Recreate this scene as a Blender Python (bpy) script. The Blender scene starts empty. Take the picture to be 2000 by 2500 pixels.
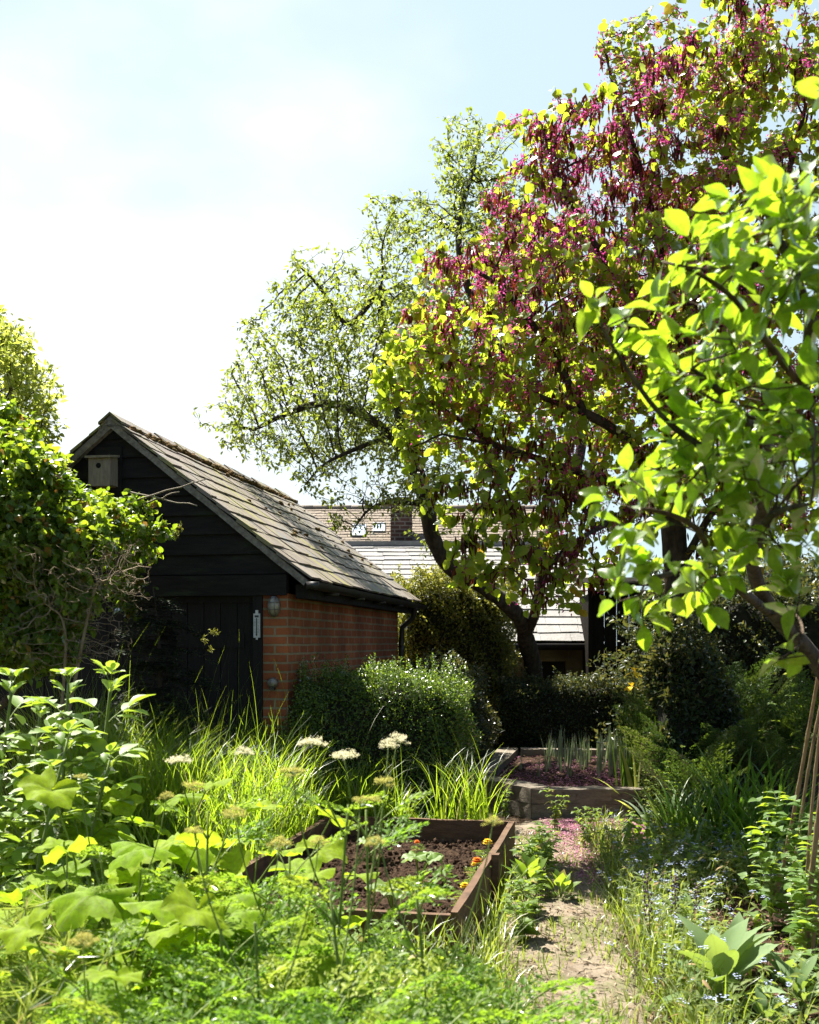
import bpy, math, random
import numpy as np
from mathutils import Vector, Matrix

# ------------------------------------------------------------------ camera, sky, sun, exposure
scene = bpy.context.scene
R_ = math.radians
F, YH, H = 2500.0, 1567.0, 1.6          # focal length / horizon row of the 2000x2500 photograph, eye height

cam = bpy.data.cameras.new("camera")
cam_o = bpy.data.objects.new("camera", cam)
scene.collection.objects.link(cam_o)
cam_o.location = (0, 0, H)
cam_o.rotation_euler = (R_(90), 0, 0)
cam.sensor_fit = 'VERTICAL'
cam.sensor_height = 36
cam.sensor_width = 28.8
cam.lens = 36
cam.shift_y = (YH - 1250) / 2500
cam.clip_start = 0.05
cam.clip_end = 2000
cam.dof.use_dof = True
cam.dof.focus_distance = 8.6
cam.dof.aperture_fstop = 5.0
scene.camera = cam_o

SUN_AZ, SUN_EL = 41, 63                  # degrees left of the view axis, degrees up
sd = Vector((-math.sin(R_(SUN_AZ)) * math.cos(R_(SUN_EL)), math.cos(R_(SUN_AZ)) * math.cos(R_(SUN_EL)), math.sin(R_(SUN_EL))))
sun = bpy.data.lights.new("sun", 'SUN')
sun.energy = 5.0
sun.angle = R_(0.5)
sun.color = (1.0, 0.95, 0.86)
sun_o = bpy.data.objects.new("sun", sun)
scene.collection.objects.link(sun_o)
sun_o.rotation_euler = sd.to_track_quat('Z', 'Y').to_euler()
sun_o.location = (-20, 20, 30)

world = bpy.data.worlds.new("World")
scene.world = world
world.use_nodes = True
wt = world.node_tree
wt.nodes.clear()
wo = wt.nodes.new('ShaderNodeOutputWorld')
bg = wt.nodes.new('ShaderNodeBackground')
bg.inputs['Strength'].default_value = 0.05
sky = wt.nodes.new('ShaderNodeTexSky')
sky.sky_type = 'NISHITA'
sky.sun_disc = False
sky.sun_elevation = R_(SUN_EL)
sky.sun_rotation = R_(-SUN_AZ)
sky.air_density = 1.0
sky.dust_density = 1.2
# clouds: soft noise over the view direction, thick in the sunward part of the sky
tc = wt.nodes.new('ShaderNodeTexCoord')
mp = wt.nodes.new('ShaderNodeMapping')
mp.inputs['Scale'].default_value = (1.0, 1.0, 1.9)
mp.inputs['Location'].default_value = (0.35, 0.1, 0.15)
nz = wt.nodes.new('ShaderNodeTexNoise')
nz.inputs['Scale'].default_value = 1.9
nz.inputs['Detail'].default_value = 5
nz.inputs['Roughness'].default_value = 0.5
dot = wt.nodes.new('ShaderNodeVectorMath'); dot.operation = 'DOT_PRODUCT'
dv = Vector((-0.16, 0.93, 0.22)).normalized()
dot.inputs[1].default_value = dv
ramp = wt.nodes.new('ShaderNodeMapRange')
ramp.inputs['From Min'].default_value = 0.84
ramp.inputs['From Max'].default_value = 0.995
ramp.inputs['To Min'].default_value = -0.10
ramp.inputs['To Max'].default_value = 0.22
add = wt.nodes.new('ShaderNodeMath'); add.operation = 'ADD'
ms = wt.nodes.new('ShaderNodeMapRange')
ms.interpolation_type = 'SMOOTHSTEP'
ms.inputs['From Min'].default_value = 0.48
ms.inputs['From Max'].default_value = 0.84
mixc = wt.nodes.new('ShaderNodeMix'); mixc.data_type = 'RGBA'
mixc.inputs[7].default_value = (7.7, 7.9, 8.0, 1)
L = wt.links.new
L(tc.outputs['Generated'], mp.inputs['Vector'])
L(mp.outputs[0], nz.inputs['Vector'])
L(tc.outputs['Generated'], dot.inputs[0])
dot2 = wt.nodes.new('ShaderNodeVectorMath'); dot2.operation = 'DOT_PRODUCT'
dot2.inputs[1].default_value = Vector((-0.36, 0.92, 0.20)).normalized()
L(tc.outputs['Generated'], dot2.inputs[0])
L(dot2.outputs['Value'], ramp.inputs['Value'])
L(nz.outputs['Fac'], add.inputs[0]); L(ramp.outputs[0], add.inputs[1])
L(add.outputs[0], ms.inputs['Value'])
L(ms.outputs[0], mixc.inputs[0])
# thin bright veil of haze on the sunward side of the sky
veil = wt.nodes.new('ShaderNodeMapRange'); veil.interpolation_type = 'SMOOTHSTEP'
for k_, x_ in (('From Min', .60), ('From Max', .93), ('To Min', 0.0), ('To Max', .88)): veil.inputs[k_].default_value = x_
mixv = wt.nodes.new('ShaderNodeMix'); mixv.data_type = 'RGBA'
mixv.inputs[7].default_value = (4.75, 5.95, 6.35, 1)
L(dot.outputs['Value'], veil.inputs['Value'])
L(veil.outputs[0], mixv.inputs[0])
L(sky.outputs[0], mixv.inputs[6])
L(mixv.outputs[2], mixc.inputs[6])
L(mixc.outputs[2], bg.inputs['Color'])
L(bg.outputs[0], wo.inputs['Surface'])

scene.view_settings.view_transform = 'Standard'
scene.view_settings.look = 'None'
scene.view_settings.exposure = 1.72
scene.view_settings.gamma = 1.0
scene.view_settings.use_curve_mapping = False
scene.render.engine = 'CYCLES'
scene.cycles.max_bounces = 8
scene.cycles.diffuse_bounces = 3
scene.cycles.glossy_bounces = 2
scene.cycles.transmission_bounces = 4
scene.cycles.transparent_max_bounces = 4
scene.cycles.caustics_reflective = False
scene.cycles.caustics_refractive = False
scene.cycles.use_adaptive_sampling = True
scene.cycles.adaptive_threshold = 0.02
scene.cycles.use_denoising = True

# ------------------------------------------------------------------ helpers
rng = np.random.default_rng(11)
random.seed(5)
C = scene.collection


def W(x, y, D):
    """the point seen at photograph pixel (x, y) at depth D"""
    return np.array([(x - 1000) / F * D, D, H + (YH - y) / F * D])


def G(x, y, z=0.0):
    return W(x, y, (H - z) * F / (y - YH))


class MB:
    """collects geometry, builds ONE mesh object"""
    def __init__(s):
        s.v, s.l, s.s, s.r, s.uv, s.m, s.n = [], [], [], [], [], [], 0

    def add(s, V, Fs, rnd=0.5, uv=None, mi=0):
        V = np.asarray(V, float).reshape(-1, 3)
        Fs = np.asarray(Fs, int)
        s.v.append(V)
        s.l.append((Fs + s.n).ravel())
        s.s.append(np.full(len(Fs), Fs.shape[1]))
        s.m.append(np.full(len(Fs), mi))
        s.r.append(np.broadcast_to(np.asarray(rnd, float), (len(V),)) if np.ndim(rnd) <= 1 else rnd)
        s.uv.append(np.zeros((len(V), 3)) if uv is None else uv)
        s.n += len(V)
        return s

    def scatter(s, T, P, R, rnd=None, mi=0):
        """T = (verts, faces, uv); P (N,3); R (N,3,3) with columns along, side, normal (already scaled)"""
        tv, tf, tuv = T
        N = len(P)
        if N == 0:
            return s
        k = len(tv)
        V = (np.asarray(P)[:, None, :] + np.einsum('nij,kj->nki', R, tv)).reshape(-1, 3)
        Fs = (tf[None] + (np.arange(N) * k)[:, None, None]).reshape(-1, tf.shape[1])
        if rnd is None:
            rnd = rng.random(N)
        s.add(V, Fs, np.repeat(rnd, k), np.tile(tuv, (N, 1)), mi)
        return s

    def merge(s, o, M=None, mi=None):
        for V, l, si, r, uv, m in zip(o.v, o.l, o.s, o.r, o.uv, o.m):
            V2 = V if M is None else V @ np.array(M.to_3x3()).T + np.array(M.translation)
            s.v.append(V2)
            s.l.append(l + s.n); s.s.append(si); s.r.append(r); s.uv.append(uv)
            s.m.append(m if mi is None else np.full(len(si), mi))
        s.n += o.n
        return s

    def box(s, lo, hi, M=None, rnd=0.5, mi=0):
        x0, y0, z0 = lo
        x1, y1, z1 = hi
        V = np.array([(x0, y0, z0), (x1, y0, z0), (x1, y1, z0), (x0, y1, z0), (x0, y0, z1), (x1, y0, z1), (x1, y1, z1), (x0, y1, z1)], float)
        if M is not None:
            V = V @ np.array(M.to_3x3()).T + np.array(M.translation)
        return s.add(V, [(0, 3, 2, 1), (4, 5, 6, 7), (0, 1, 5, 4), (1, 2, 6, 5), (2, 3, 7, 6), (3, 0, 4, 7)], rnd, None, mi)

    def bar(s, a, b, w, t, rnd=0.5, wob=0.0):
        """board from a to b: w high (z), t thick, sitting on a-b line (line is bottom centre)"""
        a, b = np.array(a, float), np.array(b, float)
        d = b - a
        d /= np.linalg.norm(d)
        sx = np.cross(d, (0, 0, 1)); sx /= np.linalg.norm(sx)
        n = 9
        V, Fs = [], []
        for i in range(n):
            p = a + (b - a) * i / (n - 1)
            o = (rng.random(4) - .5) * wob
            V += [p - sx * t / 2 + sx * o[0], p + sx * t / 2 + sx * o[1], p + sx * (t / 2 + o[2]) + (0, 0, w + o[3]), p - sx * (t / 2 + o[0]) + (0, 0, w + o[3])]
        for i in range(n - 1):
            k = i * 4
            for j in range(4):
                Fs.append((k + j, k + (j + 1) % 4, k + 4 + (j + 1) % 4, k + 4 + j))
        Fs += [(3, 2, 1, 0), tuple(4 * n - 4 + j for j in range(4))]
        return s.add(V, Fs, rnd)

    def tube(s, P, rad, n=6, rnd=0.5, mi=0, cap=True):
        P = np.asarray(P, float)
        m = len(P)
        rad = np.broadcast_to(np.asarray(rad, float), (m,))
        T = np.gradient(P, axis=0)
        T /= np.linalg.norm(T, axis=1, keepdims=True) + 1e-9
        ref = np.array([0.0, 0, 1]) if abs(T[0, 2]) < .9 else np.array([1.0, 0, 0])
        U = np.cross(T, ref); U /= np.linalg.norm(U, axis=1, keepdims=True) + 1e-9
        for i in range(1, m):                                   # keep the frame from flipping
            u = U[i - 1] - T[i] * np.dot(U[i - 1], T[i])
            U[i] = u / (np.linalg.norm(u) + 1e-9)
        B = np.cross(T, U)
        a = np.arange(n) * 2 * np.pi / n
        V = P[:, None] + rad[:, None, None] * (np.cos(a)[None, :, None] * U[:, None] + np.sin(a)[None, :, None] * B[:, None])
        i, j = np.meshgrid(np.arange(m - 1), np.arange(n), indexing='ij')
        j2 = (j + 1) % n
        Fs = np.stack([i * n + j, i * n + j2, (i + 1) * n + j2, (i + 1) * n + j], -1).reshape(-1, 4)
        s.add(V.reshape(-1, 3), Fs, rnd, None, mi)
        if cap and n >= 4:
            k = s.n - n
            s.l.append(np.arange(k, k + n)); s.s.append(np.array([n])); s.m.append(np.array([mi]))
        return s

    def lathe(s, prof, n=16, M=None, rnd=.5, mi=0):
        prof = np.asarray(prof, float)
        a = np.arange(n) * 2 * np.pi / n
        V = np.stack([prof[:, 0, None] * np.cos(a), prof[:, 0, None] * np.sin(a), np.repeat(prof[:, 1, None], n, 1)], -1).reshape(-1, 3)
        if M is not None:
            V = V @ np.array(M.to_3x3()).T + np.array(M.translation)
        m = len(prof)
        i, j = np.meshgrid(np.arange(m - 1), np.arange(n), indexing='ij')
        j2 = (j + 1) % n
        Fs = np.stack([i * n + j, i * n + j2, (i + 1) * n + j2, (i + 1) * n + j], -1).reshape(-1, 4)
        return s.add(V, Fs, rnd, None, mi)

    def data(s, name, mats, smooth=True, origin=(0, 0, 0)):
        V = np.concatenate(s.v) - np.asarray(origin, float)
        Lp = np.concatenate(s.l); S = np.concatenate(s.s)
        me = bpy.data.meshes.new(name)
        me.vertices.add(len(V)); me.vertices.foreach_set('co', V.astype(np.float32).ravel())
        me.loops.add(len(Lp)); me.loops.foreach_set('vertex_index', Lp.astype(np.int32))
        me.polygons.add(len(S))
        me.polygons.foreach_set('loop_start', np.concatenate([[0], np.cumsum(S)[:-1]]).astype(np.int32))
        me.polygons.foreach_set('material_index', np.concatenate(s.m).astype(np.int32))
        me.polygons.foreach_set('use_smooth', np.full(len(S), smooth))
        at = me.attributes.new('rnd', 'FLOAT', 'POINT')
        at.data.foreach_set('value', np.concatenate(s.r).astype(np.float32))
        at = me.attributes.new('luv', 'FLOAT_VECTOR', 'POINT')
        at.data.foreach_set('vector', np.concatenate(s.uv).astype(np.float32).ravel())
        for m in (mats if isinstance(mats, (list, tuple)) else [mats]):
            me.materials.append(m)
        me.update(calc_edges=True)
        me.validate()
        return me

    def build(s, name, mats, parent=None, smooth=True, origin=(0, 0, 0)):
        o = bpy.data.objects.new(name, s.data(name, mats, smooth, origin))
        C.objects.link(o)
        if parent is not None:
            o.parent = parent
        elif any(origin):
            o.location = origin
        return o


def tag(o, label, cat=None, group=None, kind=None):
    o['label'] = label
    if cat: o['category'] = cat
    if group: o['group'] = group
    if kind: o['kind'] = kind
    return o


def thing(name, label, cat, loc=(0, 0, 0), rz=0.0, group=None):
    o = bpy.data.objects.new(name, None)
    o.empty_display_size = .1
    C.objects.link(o)
    o.location = loc
    o.rotation_euler = (0, 0, rz)
    return tag(o, label, cat, group)


def dup(root, loc, rz=0.0, sc=1.0, label=None, tilt=(0, 0)):
    r = root.copy(); C.objects.link(r)
    r.location = loc; r.rotation_euler = (tilt[0], tilt[1], rz)
    r.scale = (sc, sc, sc) if np.ndim(sc) == 0 else sc
    if label: r['label'] = label
    for ch in list(root.children):
        c = ch.copy(); C.objects.link(c); c.parent = r
        for g in list(ch.children):
            d = g.copy(); C.objects.link(d); d.parent = c
    return r


def structure(o, label=None):
    o['kind'] = 'structure'
    if label: o['label'] = label
    return o


# ------------------------------------------------------------------ leaf shapes (unit length along x)
def leaf_t(n=5, w=.45, fold=.25, curl=.25, peak=.45, across=3, wave=0.0, tip=1.0, base=0.0):
    t = np.linspace(0, 1, n)
    k = np.where(t < peak, t / peak * .5, .5 + (t - peak) / (1 - peak) * .5)
    pw = np.sin(np.pi * k) ** np.where(t < peak, .75, tip)
    pw[0] = max(base, .02); pw[-1] = .02
    a = np.linspace(-1, 1, across)
    V, uv = [], []
    for i in range(n):
        for j in range(across):
            y = a[j] * w * .5 * pw[i]
            z = abs(y) * fold - curl * t[i] ** 2 + wave * math.sin(t[i] * 9 + a[j] * 2) * abs(a[j]) * .5
            V.append((t[i], y, z)); uv.append((t[i], a[j], 0))
    Fs = [(i * across + j, (i + 1) * across + j, (i + 1) * across + j + 1, i * across + j + 1) for i in range(n - 1) for j in range(across - 1)]
    return np.array(V), np.array(Fs), np.array(uv)


def diamond_t(w=.5, fold=.15):
    V = np.array([(0, 0, 0), (.45, -w / 2, fold), (1, 0, -.05), (.45, w / 2, fold)])
    return V, np.array([(0, 1, 2), (0, 2, 3)]), np.array([(0, 0, 0), (.5, -1, 0), (1, 0, 0), (.5, 1, 0)], float)


def heart_t(fold=.3, curl=.25):
    """rounded heart shaped leaf folded along its midrib, petiole end at the origin"""
    n = 14
    V, uv = [(0.02, 0, .0)], [(0, 0, 0)]
    for i in range(n):
        th = -math.pi + 2 * math.pi * (i + .5) / n
        r = .5 * (1 + .06 * math.cos(th)) * (1 - .28 * math.exp(-((abs(th) - math.pi) / .42) ** 2))
        x, y = .46 + r * math.cos(th), r * math.sin(th) * 1.06
        x += .10 * max(0, 1 - abs(th) / .5)                      # short tip
        V.append((x, y, fold * abs(y) - curl * x * x + .05 * math.sin(5 * th))); uv.append((x, y * 2, 0))
    V.append((.45, 0, -curl * .2 - .02)); uv.append((.45, 0, 0))
    Fs = [(n + 1, 1 + i, 1 + (i + 1) % n) for i in range(n)]
    return np.array(V), np.array(Fs), np.array(uv)


def nrm(v):
    return v / (np.linalg.norm(v, axis=-1, keepdims=True) + 1e-9)


def frames(d, up=None, sc=1.0, roll=0.6):
    """(N,3,3) frames: x along d, z near up (tilted by a random roll)"""
    d = nrm(np.asarray(d, float))
    N = len(d)
    up = np.broadcast_to(np.array([0, 0, 1.0]) if up is None else up, (N, 3)) + rng.normal(0, roll, (N, 3))
    s = nrm(np.cross(up, d))
    n = np.cross(d, s)
    sc = np.broadcast_to(np.asarray(sc, float), (N,))
    return np.stack([d, s, n], -1) * sc[:, None, None]


def blades(mb, P, h, head, lean, width, seg=5, droop=1.0, rnd=None, mi=0, twist=0.0):
    """arching grass or strap leaves: vectors of base points, lengths, headings, leans"""
    N = len(P)
    t = np.linspace(0, 1, seg + 1)
    ang = lean[:, None] + (droop * t[None] ** 2.1) * (0.6 + .8 * rng.random(N))[:, None]      # from vertical
    ds = (h / seg)[:, None]
    hor = np.concatenate([np.zeros((N, 1)), np.cumsum(np.sin(ang[:, :-1]) * ds, 1)], 1)
    ver = np.concatenate([np.zeros((N, 1)), np.cumsum(np.cos(ang[:, :-1]) * ds, 1)], 1)
    hx, hy = np.cos(head)[:, None], np.sin(head)[:, None]
    cen = np.stack([P[:, 0, None] + hor * hx, P[:, 1, None] + hor * hy, P[:, 2, None] + ver], -1)
    wd = width[:, None] * np.clip(1.05 - t[None] ** 2.2, .04, 1) * (.55 + .45 * np.minimum(1, t[None] * 4 + .4))
    tw = head[:, None] + np.pi / 2 + (rng.random((N, 1)) - .5) * 1.2 + twist * t[None]
    sx = np.stack([np.cos(tw), np.sin(tw), np.zeros_like(tw)], -1) * (wd / 2)[..., None]
    V = np.stack([cen - sx, cen + sx], 2).reshape(N, -1, 3)
    k = 2 * (seg + 1)
    f = np.array([(2 * i, 2 * i + 1, 2 * i + 3, 2 * i + 2) for i in range(seg)])
    Fs = (f[None] + (np.arange(N) * k)[:, None, None]).reshape(-1, 4)
    uv = np.tile(np.stack([np.repeat(t, 2), np.tile([-1., 1.], seg + 1), np.zeros(k)], -1), (N, 1))
    if rnd is None: rnd = rng.random(N)
    mb.add(V.reshape(-1, 3), Fs, np.repeat(rnd, k), uv, mi)
    return cen


# ------------------------------------------------------------------ materials
class NT:
    def __init__(s, name):
        s.m = bpy.data.materials.new(name)
        s.m.use_nodes = True
        s.t = s.m.node_tree
        s.t.nodes.clear()
        s.out = s.t.nodes.new('ShaderNodeOutputMaterial')

    def n(s, typ, **kw):
        nd = s.t.nodes.new('ShaderNode' + typ)
        for k, v in kw.items():
            if k.startswith('_'):
                setattr(nd, k[1:], v)
            else:
                k2 = k.replace('__', ' ')
                sock = nd.inputs[int(k2[1:])] if k2[0] == 'i' and k2[1:].isdigit() else nd.inputs[k2]
                if hasattr(v, 'links') or isinstance(v, bpy.types.NodeSocket):
                    s.t.links.new(v, sock)
                else:
                    sock.default_value = v
        return nd

    def mix(s, fac, a, b, mode='MIX'):
        nd = s.t.nodes.new('ShaderNodeMix')
        nd.data_type = 'RGBA'; nd.blend_type = mode
        for k, v in (('Factor', fac), ('A', a), ('B', b)):
            sock = [i for i in nd.inputs if i.name == k and (i.type == 'RGBA' if k != 'Factor' else i.type == 'VALUE')][0]
            if isinstance(v, bpy.types.NodeSocket): s.t.links.new(v, sock)
            else: sock.default_value = v if np.ndim(v) == 0 else (*v[:3], 1)
        return [o for o in nd.outputs if o.type == 'RGBA'][0]

    def attr(s, name):
        return s.n('Attribute', _attribute_name=name)

    def mr(s, v, a, b, c=0.0, d=1.0, smooth=True):
        nd = s.n('MapRange', Value=v)
        if smooth: nd.interpolation_type = 'SMOOTHSTEP'
        for k, x in (('From Min', a), ('From Max', b), ('To Min', c), ('To Max', d)): nd.inputs[k].default_value = x
        return nd.outputs[0]

    def math(s, op, a, b=0.0):
        nd = s.t.nodes.new('ShaderNodeMath'); nd.operation = op
        for i, v in enumerate((a, b)):
            if isinstance(v, bpy.types.NodeSocket): s.t.links.new(v, nd.inputs[i])
            else: nd.inputs[i].default_value = v
        return nd.outputs[0]

    def noise(s, scale=5, detail=4, rough=.55, vec=None, sc3=None):
        if vec is None:
            vec = s.n('TexCoord').outputs['Object']
        if sc3 is not None:
            vec = s.n('Mapping', Vector=vec, Scale=sc3).outputs[0]
        return s.n('TexNoise', Vector=vec, Scale=scale, Detail=detail, Roughness=rough).outputs['Fac']

    def done(s, sh):
        s.t.links.new(sh, s.out.inputs['Surface'])
        return s.m


def leaf_mat(name, c1, c2, tc1, tc2=None, trans=.5, gloss=.35, rough=.38, vein=0.0, veinfreq=9.0, hue=None, mottle=0.0, mscale=45):
    """thin leaf: diffuse + translucent + a waxy sheen; rnd picks a tone per leaf"""
    q = NT(name)
    r = q.attr('rnd').outputs['Fac']
    col = q.mix(r, c1, c2)
    tcol = q.mix(r, tc1, tc2 or tc1)
    if hue is not None:                                   # a few odd leaves (bronze tips, yellowing)
        f = q.mr(r, .93, .96)
        col = q.mix(f, col, hue); tcol = q.mix(f, tcol, hue)
    if mottle:                                            # blotchy tone within one leaf, a few brown specks
        no = q.noise(mscale, 4, .6)
        k_ = q.mr(no, .3, .7, 1 - mottle, 1 + mottle * .6)
        kc = q.n('CombineColor', Red=k_, Green=k_, Blue=k_).outputs[0]
        col = q.mix(1.0, col, kc, 'MULTIPLY'); tcol = q.mix(1.0, tcol, kc, 'MULTIPLY')
        sp = q.mr(q.noise(mscale * 2.3, 3), .70, .75)
        col = q.mix(q.math('MULTIPLY', sp, .7), col, (.14, .10, .03)); tcol = q.mix(q.math('MULTIPLY', sp, .7), tcol, (.16, .10, .02))
    if vein:
        uv = q.n('SeparateXYZ', Vector=q.attr('luv').outputs['Vector'])
        ay = q.math('ABSOLUTE', uv.outputs[1])
        mid = q.mr(ay, .0, .09, 1, 0)
        ph = q.math('SUBTRACT', q.math('MULTIPLY', uv.outputs[0], veinfreq), q.math('MULTIPLY', ay, 1.6))
        side = q.mr(q.math('ABSOLUTE', q.math('SUBTRACT', q.math('FRACT', ph), .5)), .0, .12, .55, 0)
        vv = q.math('MULTIPLY', q.math('MAXIMUM', mid, side), vein)
        col = q.mix(vv, col, (.30, .36, .14)); tcol = q.mix(vv, tcol, tuple(x * .45 for x in tc1))
    d = q.n('BsdfDiffuse', Color=col)
    t = q.n('BsdfTranslucent', Color=tcol)
    m = q.n('MixShader', Fac=trans, i1=d.outputs[0], i2=t.outputs[0])
    g = q.n('BsdfGlossy', Color=(1, 1, 1, 1), Roughness=rough)
    fr = q.n('Fresnel', IOR=1.42)
    m2 = q.n('MixShader', Fac=q.math('MULTIPLY', fr.outputs[0], gloss), i1=m.outputs[0], i2=g.outputs[0])
    return q.done(m2.outputs[0])


def pbr(name, c1, c2, scale=6, rough=.8, sc3=None, bump=.3, bscale=None, spec=.3, extra=None, metal=0.0, detail=5, rndamt=0.0, bdist=.02):
    """two-tone noise surface with bump; extra = (colour, scale, lo, hi) blotches; rndamt mixes the per-piece tone"""
    q = NT(name)
    f = q.mr(q.noise(scale, detail, .6, None, sc3), .3, .7)
    if rndamt:
        f = q.math('ADD', q.math('MULTIPLY', f, 1 - rndamt), q.math('MULTIPLY', q.attr('rnd').outputs['Fac'], rndamt))
    col = q.mix(f, c1, c2)
    for ex in ([] if extra is None else extra):
        ec, es, lo, hi = ex[:4]
        col = q.mix(q.mr(q.noise(es, 5, .6, None, ex[4] if len(ex) > 4 else None), lo, hi), col, ec)
    b = q.n('BsdfPrincipled', Base__Color=col, Roughness=rough, Metallic=metal)
    b.inputs['Specular IOR Level'].default_value = spec
    if bump:
        bn = q.n('Bump', Strength=bump, Distance=bdist, Height=q.noise(bscale or scale * 3, 6, .65, None, sc3))
        q.t.links.new(bn.outputs[0], b.inputs['Normal'])
    return q.done(b.outputs[0])


def brick_mat(name, c1, c2, mortar, bw=.225, rh=.075, ms=.010, flat=False, rough=.9):
    """brick bond that runs round a corner: u = x + y, v = z in the object's own space"""
    q = NT(name)
    co = q.n('SeparateXYZ', Vector=q.n('TexCoord').outputs['Object'])
    wob = q.noise(3.0, 2)
    u = q.math('ADD', co.outputs[0], co.outputs[1])
    v = q.math('ADD', co.outputs[2], q.math('MULTIPLY', q.math('SUBTRACT', wob, .5), .012))
    vec = q.n('CombineXYZ', X=u, Y=v).outputs[0]
    bt = q.n('TexBrick', Vector=vec, Color1=(*c1, 1), Color2=(*c2, 1), Mortar=(*mortar, 1), Scale=1.0)
    bt.inputs['Mortar Size'].default_value = ms
    bt.inputs['Mortar Smooth'].default_value = .25
    bt.inputs['Bias'].default_value = -.1
    bt.inputs['Brick Width'].default_value = bw
    bt.inputs['Row Height'].default_value = rh
    dirt = q.mr(q.noise(2.2, 5), .35, .75, .55, 1.1)
    col = q.mix(1.0, bt.outputs['Color'], q.n('CombineColor', Red=dirt, Green=dirt, Blue=dirt).outputs[0], 'MULTIPLY')
    spk = q.mr(q.noise(38, 4), .58, .72)
    col = q.mix(q.math('MULTIPLY', spk, .45), col, (.09, .035, .025))
    b = q.n('BsdfPrincipled', Base__Color=col, Roughness=rough)
    b.inputs['Specular IOR Level'].default_value = .2
    hgt = q.math('ADD', q.math('MULTIPLY', bt.outputs['Fac'], -1.0), q.math('MULTIPLY', q.noise(60, 4), .4))
    bn = q.n('Bump', Strength=.7, Distance=.008, Height=hgt)
    q.t.links.new(bn.outputs[0], b.inputs['Normal'])
    return q.done(b.outputs[0])


def plain(name, col, rough=.6, metal=0.0, spec=.4):
    q = NT(name)
    b = q.n('BsdfPrincipled', Base__Color=(*col, 1), Roughness=rough, Metallic=metal)
    b.inputs['Specular IOR Level'].default_value = spec
    return q.done(b.outputs[0])

# ------------------------------------------------------------------ ground and path
def ground_mat():
    q = NT('garden_soil')
    f = q.mr(q.noise(1.3, 6), .3, .7)
    col = q.mix(f, (.050, .032, .020), (.085, .058, .036))
    g = q.mr(q.noise(.7, 5), .48, .62)
    col = q.mix(g, col, (.045, .07, .018))
    sp = q.mr(q.noise(70, 3), .60, .70)
    col = q.mix(q.math('MULTIPLY', sp, .6), col, (.17, .12, .08))
    b = q.n('BsdfPrincipled', Base__Color=col, Roughness=.95)
    b.inputs['Specular IOR Level'].default_value = .1
    bn = q.n('Bump', Strength=.8, Distance=.03, Height=q.noise(25, 6, .7))
    q.t.links.new(bn.outputs[0], b.inputs['Normal'])
    return q.done(b.outputs[0])


M_ground = ground_mat()
g = MB()
nx, ny = 61, 61
xs = np.concatenate([np.linspace(-250, -12, 12), np.linspace(-10, 10, 37), np.linspace(12, 250, 12)])
ys = np.concatenate([np.linspace(-60, -2, 8), np.linspace(-1, 20, 43), np.linspace(24, 400, 12)])
X, Y = np.meshgrid(xs, ys)
Z = .012 * np.sin(X * 3.1 + Y * 1.7) * np.sin(Y * 2.3 - X) + .01 * np.sin(X * 7 + 1.3) * np.sin(Y * 6.1)
Z[(np.abs(X) > 9) | (Y > 18)] = 0
V = np.stack([X, Y, Z], -1).reshape(-1, 3)
nr, nc = X.shape
i, j = np.meshgrid(np.arange(nr - 1), np.arange(nc - 1), indexing='ij')
g.add(V, np.stack([i * nc + j, i * nc + j + 1, (i + 1) * nc + j + 1, (i + 1) * nc + j], -1).reshape(-1, 4))
structure(g.build('ground', M_ground), 'dark garden soil under the beds and plants')


def path_mat():
    q = NT('path_earth')
    f = q.mr(q.noise(3.5, 6, .65), .3, .72)
    col = q.mix(f, (.16, .13, .095), (.275, .225, .165))
    dk = q.mr(q.noise(5.5, 6, .7), .52, .66)
    col = q.mix(q.math('MULTIPLY', dk, .7), col, (.085, .062, .038))
    st = q.mr(q.noise(9, 5), .55, .68)
    col = q.mix(q.math('MULTIPLY', st, .6), col, (.20, .14, .09))
    gr = q.mr(q.noise(2.6, 6, .75), .50, .62)
    col = q.mix(q.math('MULTIPLY', gr, .65), col, (.10, .12, .035))
    b = q.n('BsdfPrincipled', Base__Color=col, Roughness=.95)
    b.inputs['Specular IOR Level'].default_value = .1
    bn = q.n('Bump', Strength=.7, Distance=.02, Height=q.noise(45, 6, .7))
    q.t.links.new(bn.outputs[0], b.inputs['Normal'])
    return q.done(b.outputs[0])


PATH = np.array([(.55, -1.0), (.62, 2.0), (.70, 3.6), (.74, 4.5), (.80, 5.3), (.88, 6.0), (.98, 7.0), (1.04, 7.9), (1.12, 8.6), (1.6, 8.9), (2.3, 8.9)])
PW = np.array([.32, .32, .32, .32, .31, .31, .34, .36, .40, .40, .35])
tt = np.linspace(0, len(PATH) - 1, 90)
px_ = np.interp(tt, np.arange(len(PATH)), PATH[:, 0]); py_ = np.interp(tt, np.arange(len(PATH)), PATH[:, 1]); pw_ = np.interp(tt, np.arange(len(PATH)), PW)
Pc = np.stack([px_, py_], -1)
T_ = np.gradient(Pc, axis=0); T_ = nrm(T_); Nn = np.stack([-T_[:, 1], T_[:, 0]], -1)
m = MB()
rows = []
for a in np.linspace(-1, 1, 9):
    wob = pw_ * (1 + .12 * np.sin(tt * 5 + a * 3) + .08 * np.sin(tt * 13.0))
    xy = Pc + Nn * (a * wob)[:, None]
    z = .034 - .02 * abs(a) ** 3 + .006 * np.sin(xy[:, 0] * 19) * np.sin(xy[:, 1] * 17)
    rows.append(np.concatenate([xy, z[:, None]], 1))
V = np.stack(rows, 1).reshape(-1, 3)
i, j = np.meshgrid(np.arange(89), np.arange(8), indexing='ij')
m.add(V, np.stack([i * 9 + j, i * 9 + j + 1, (i + 1) * 9 + j + 1, (i + 1) * 9 + j], -1).reshape(-1, 4)[:, ::-1])
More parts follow.
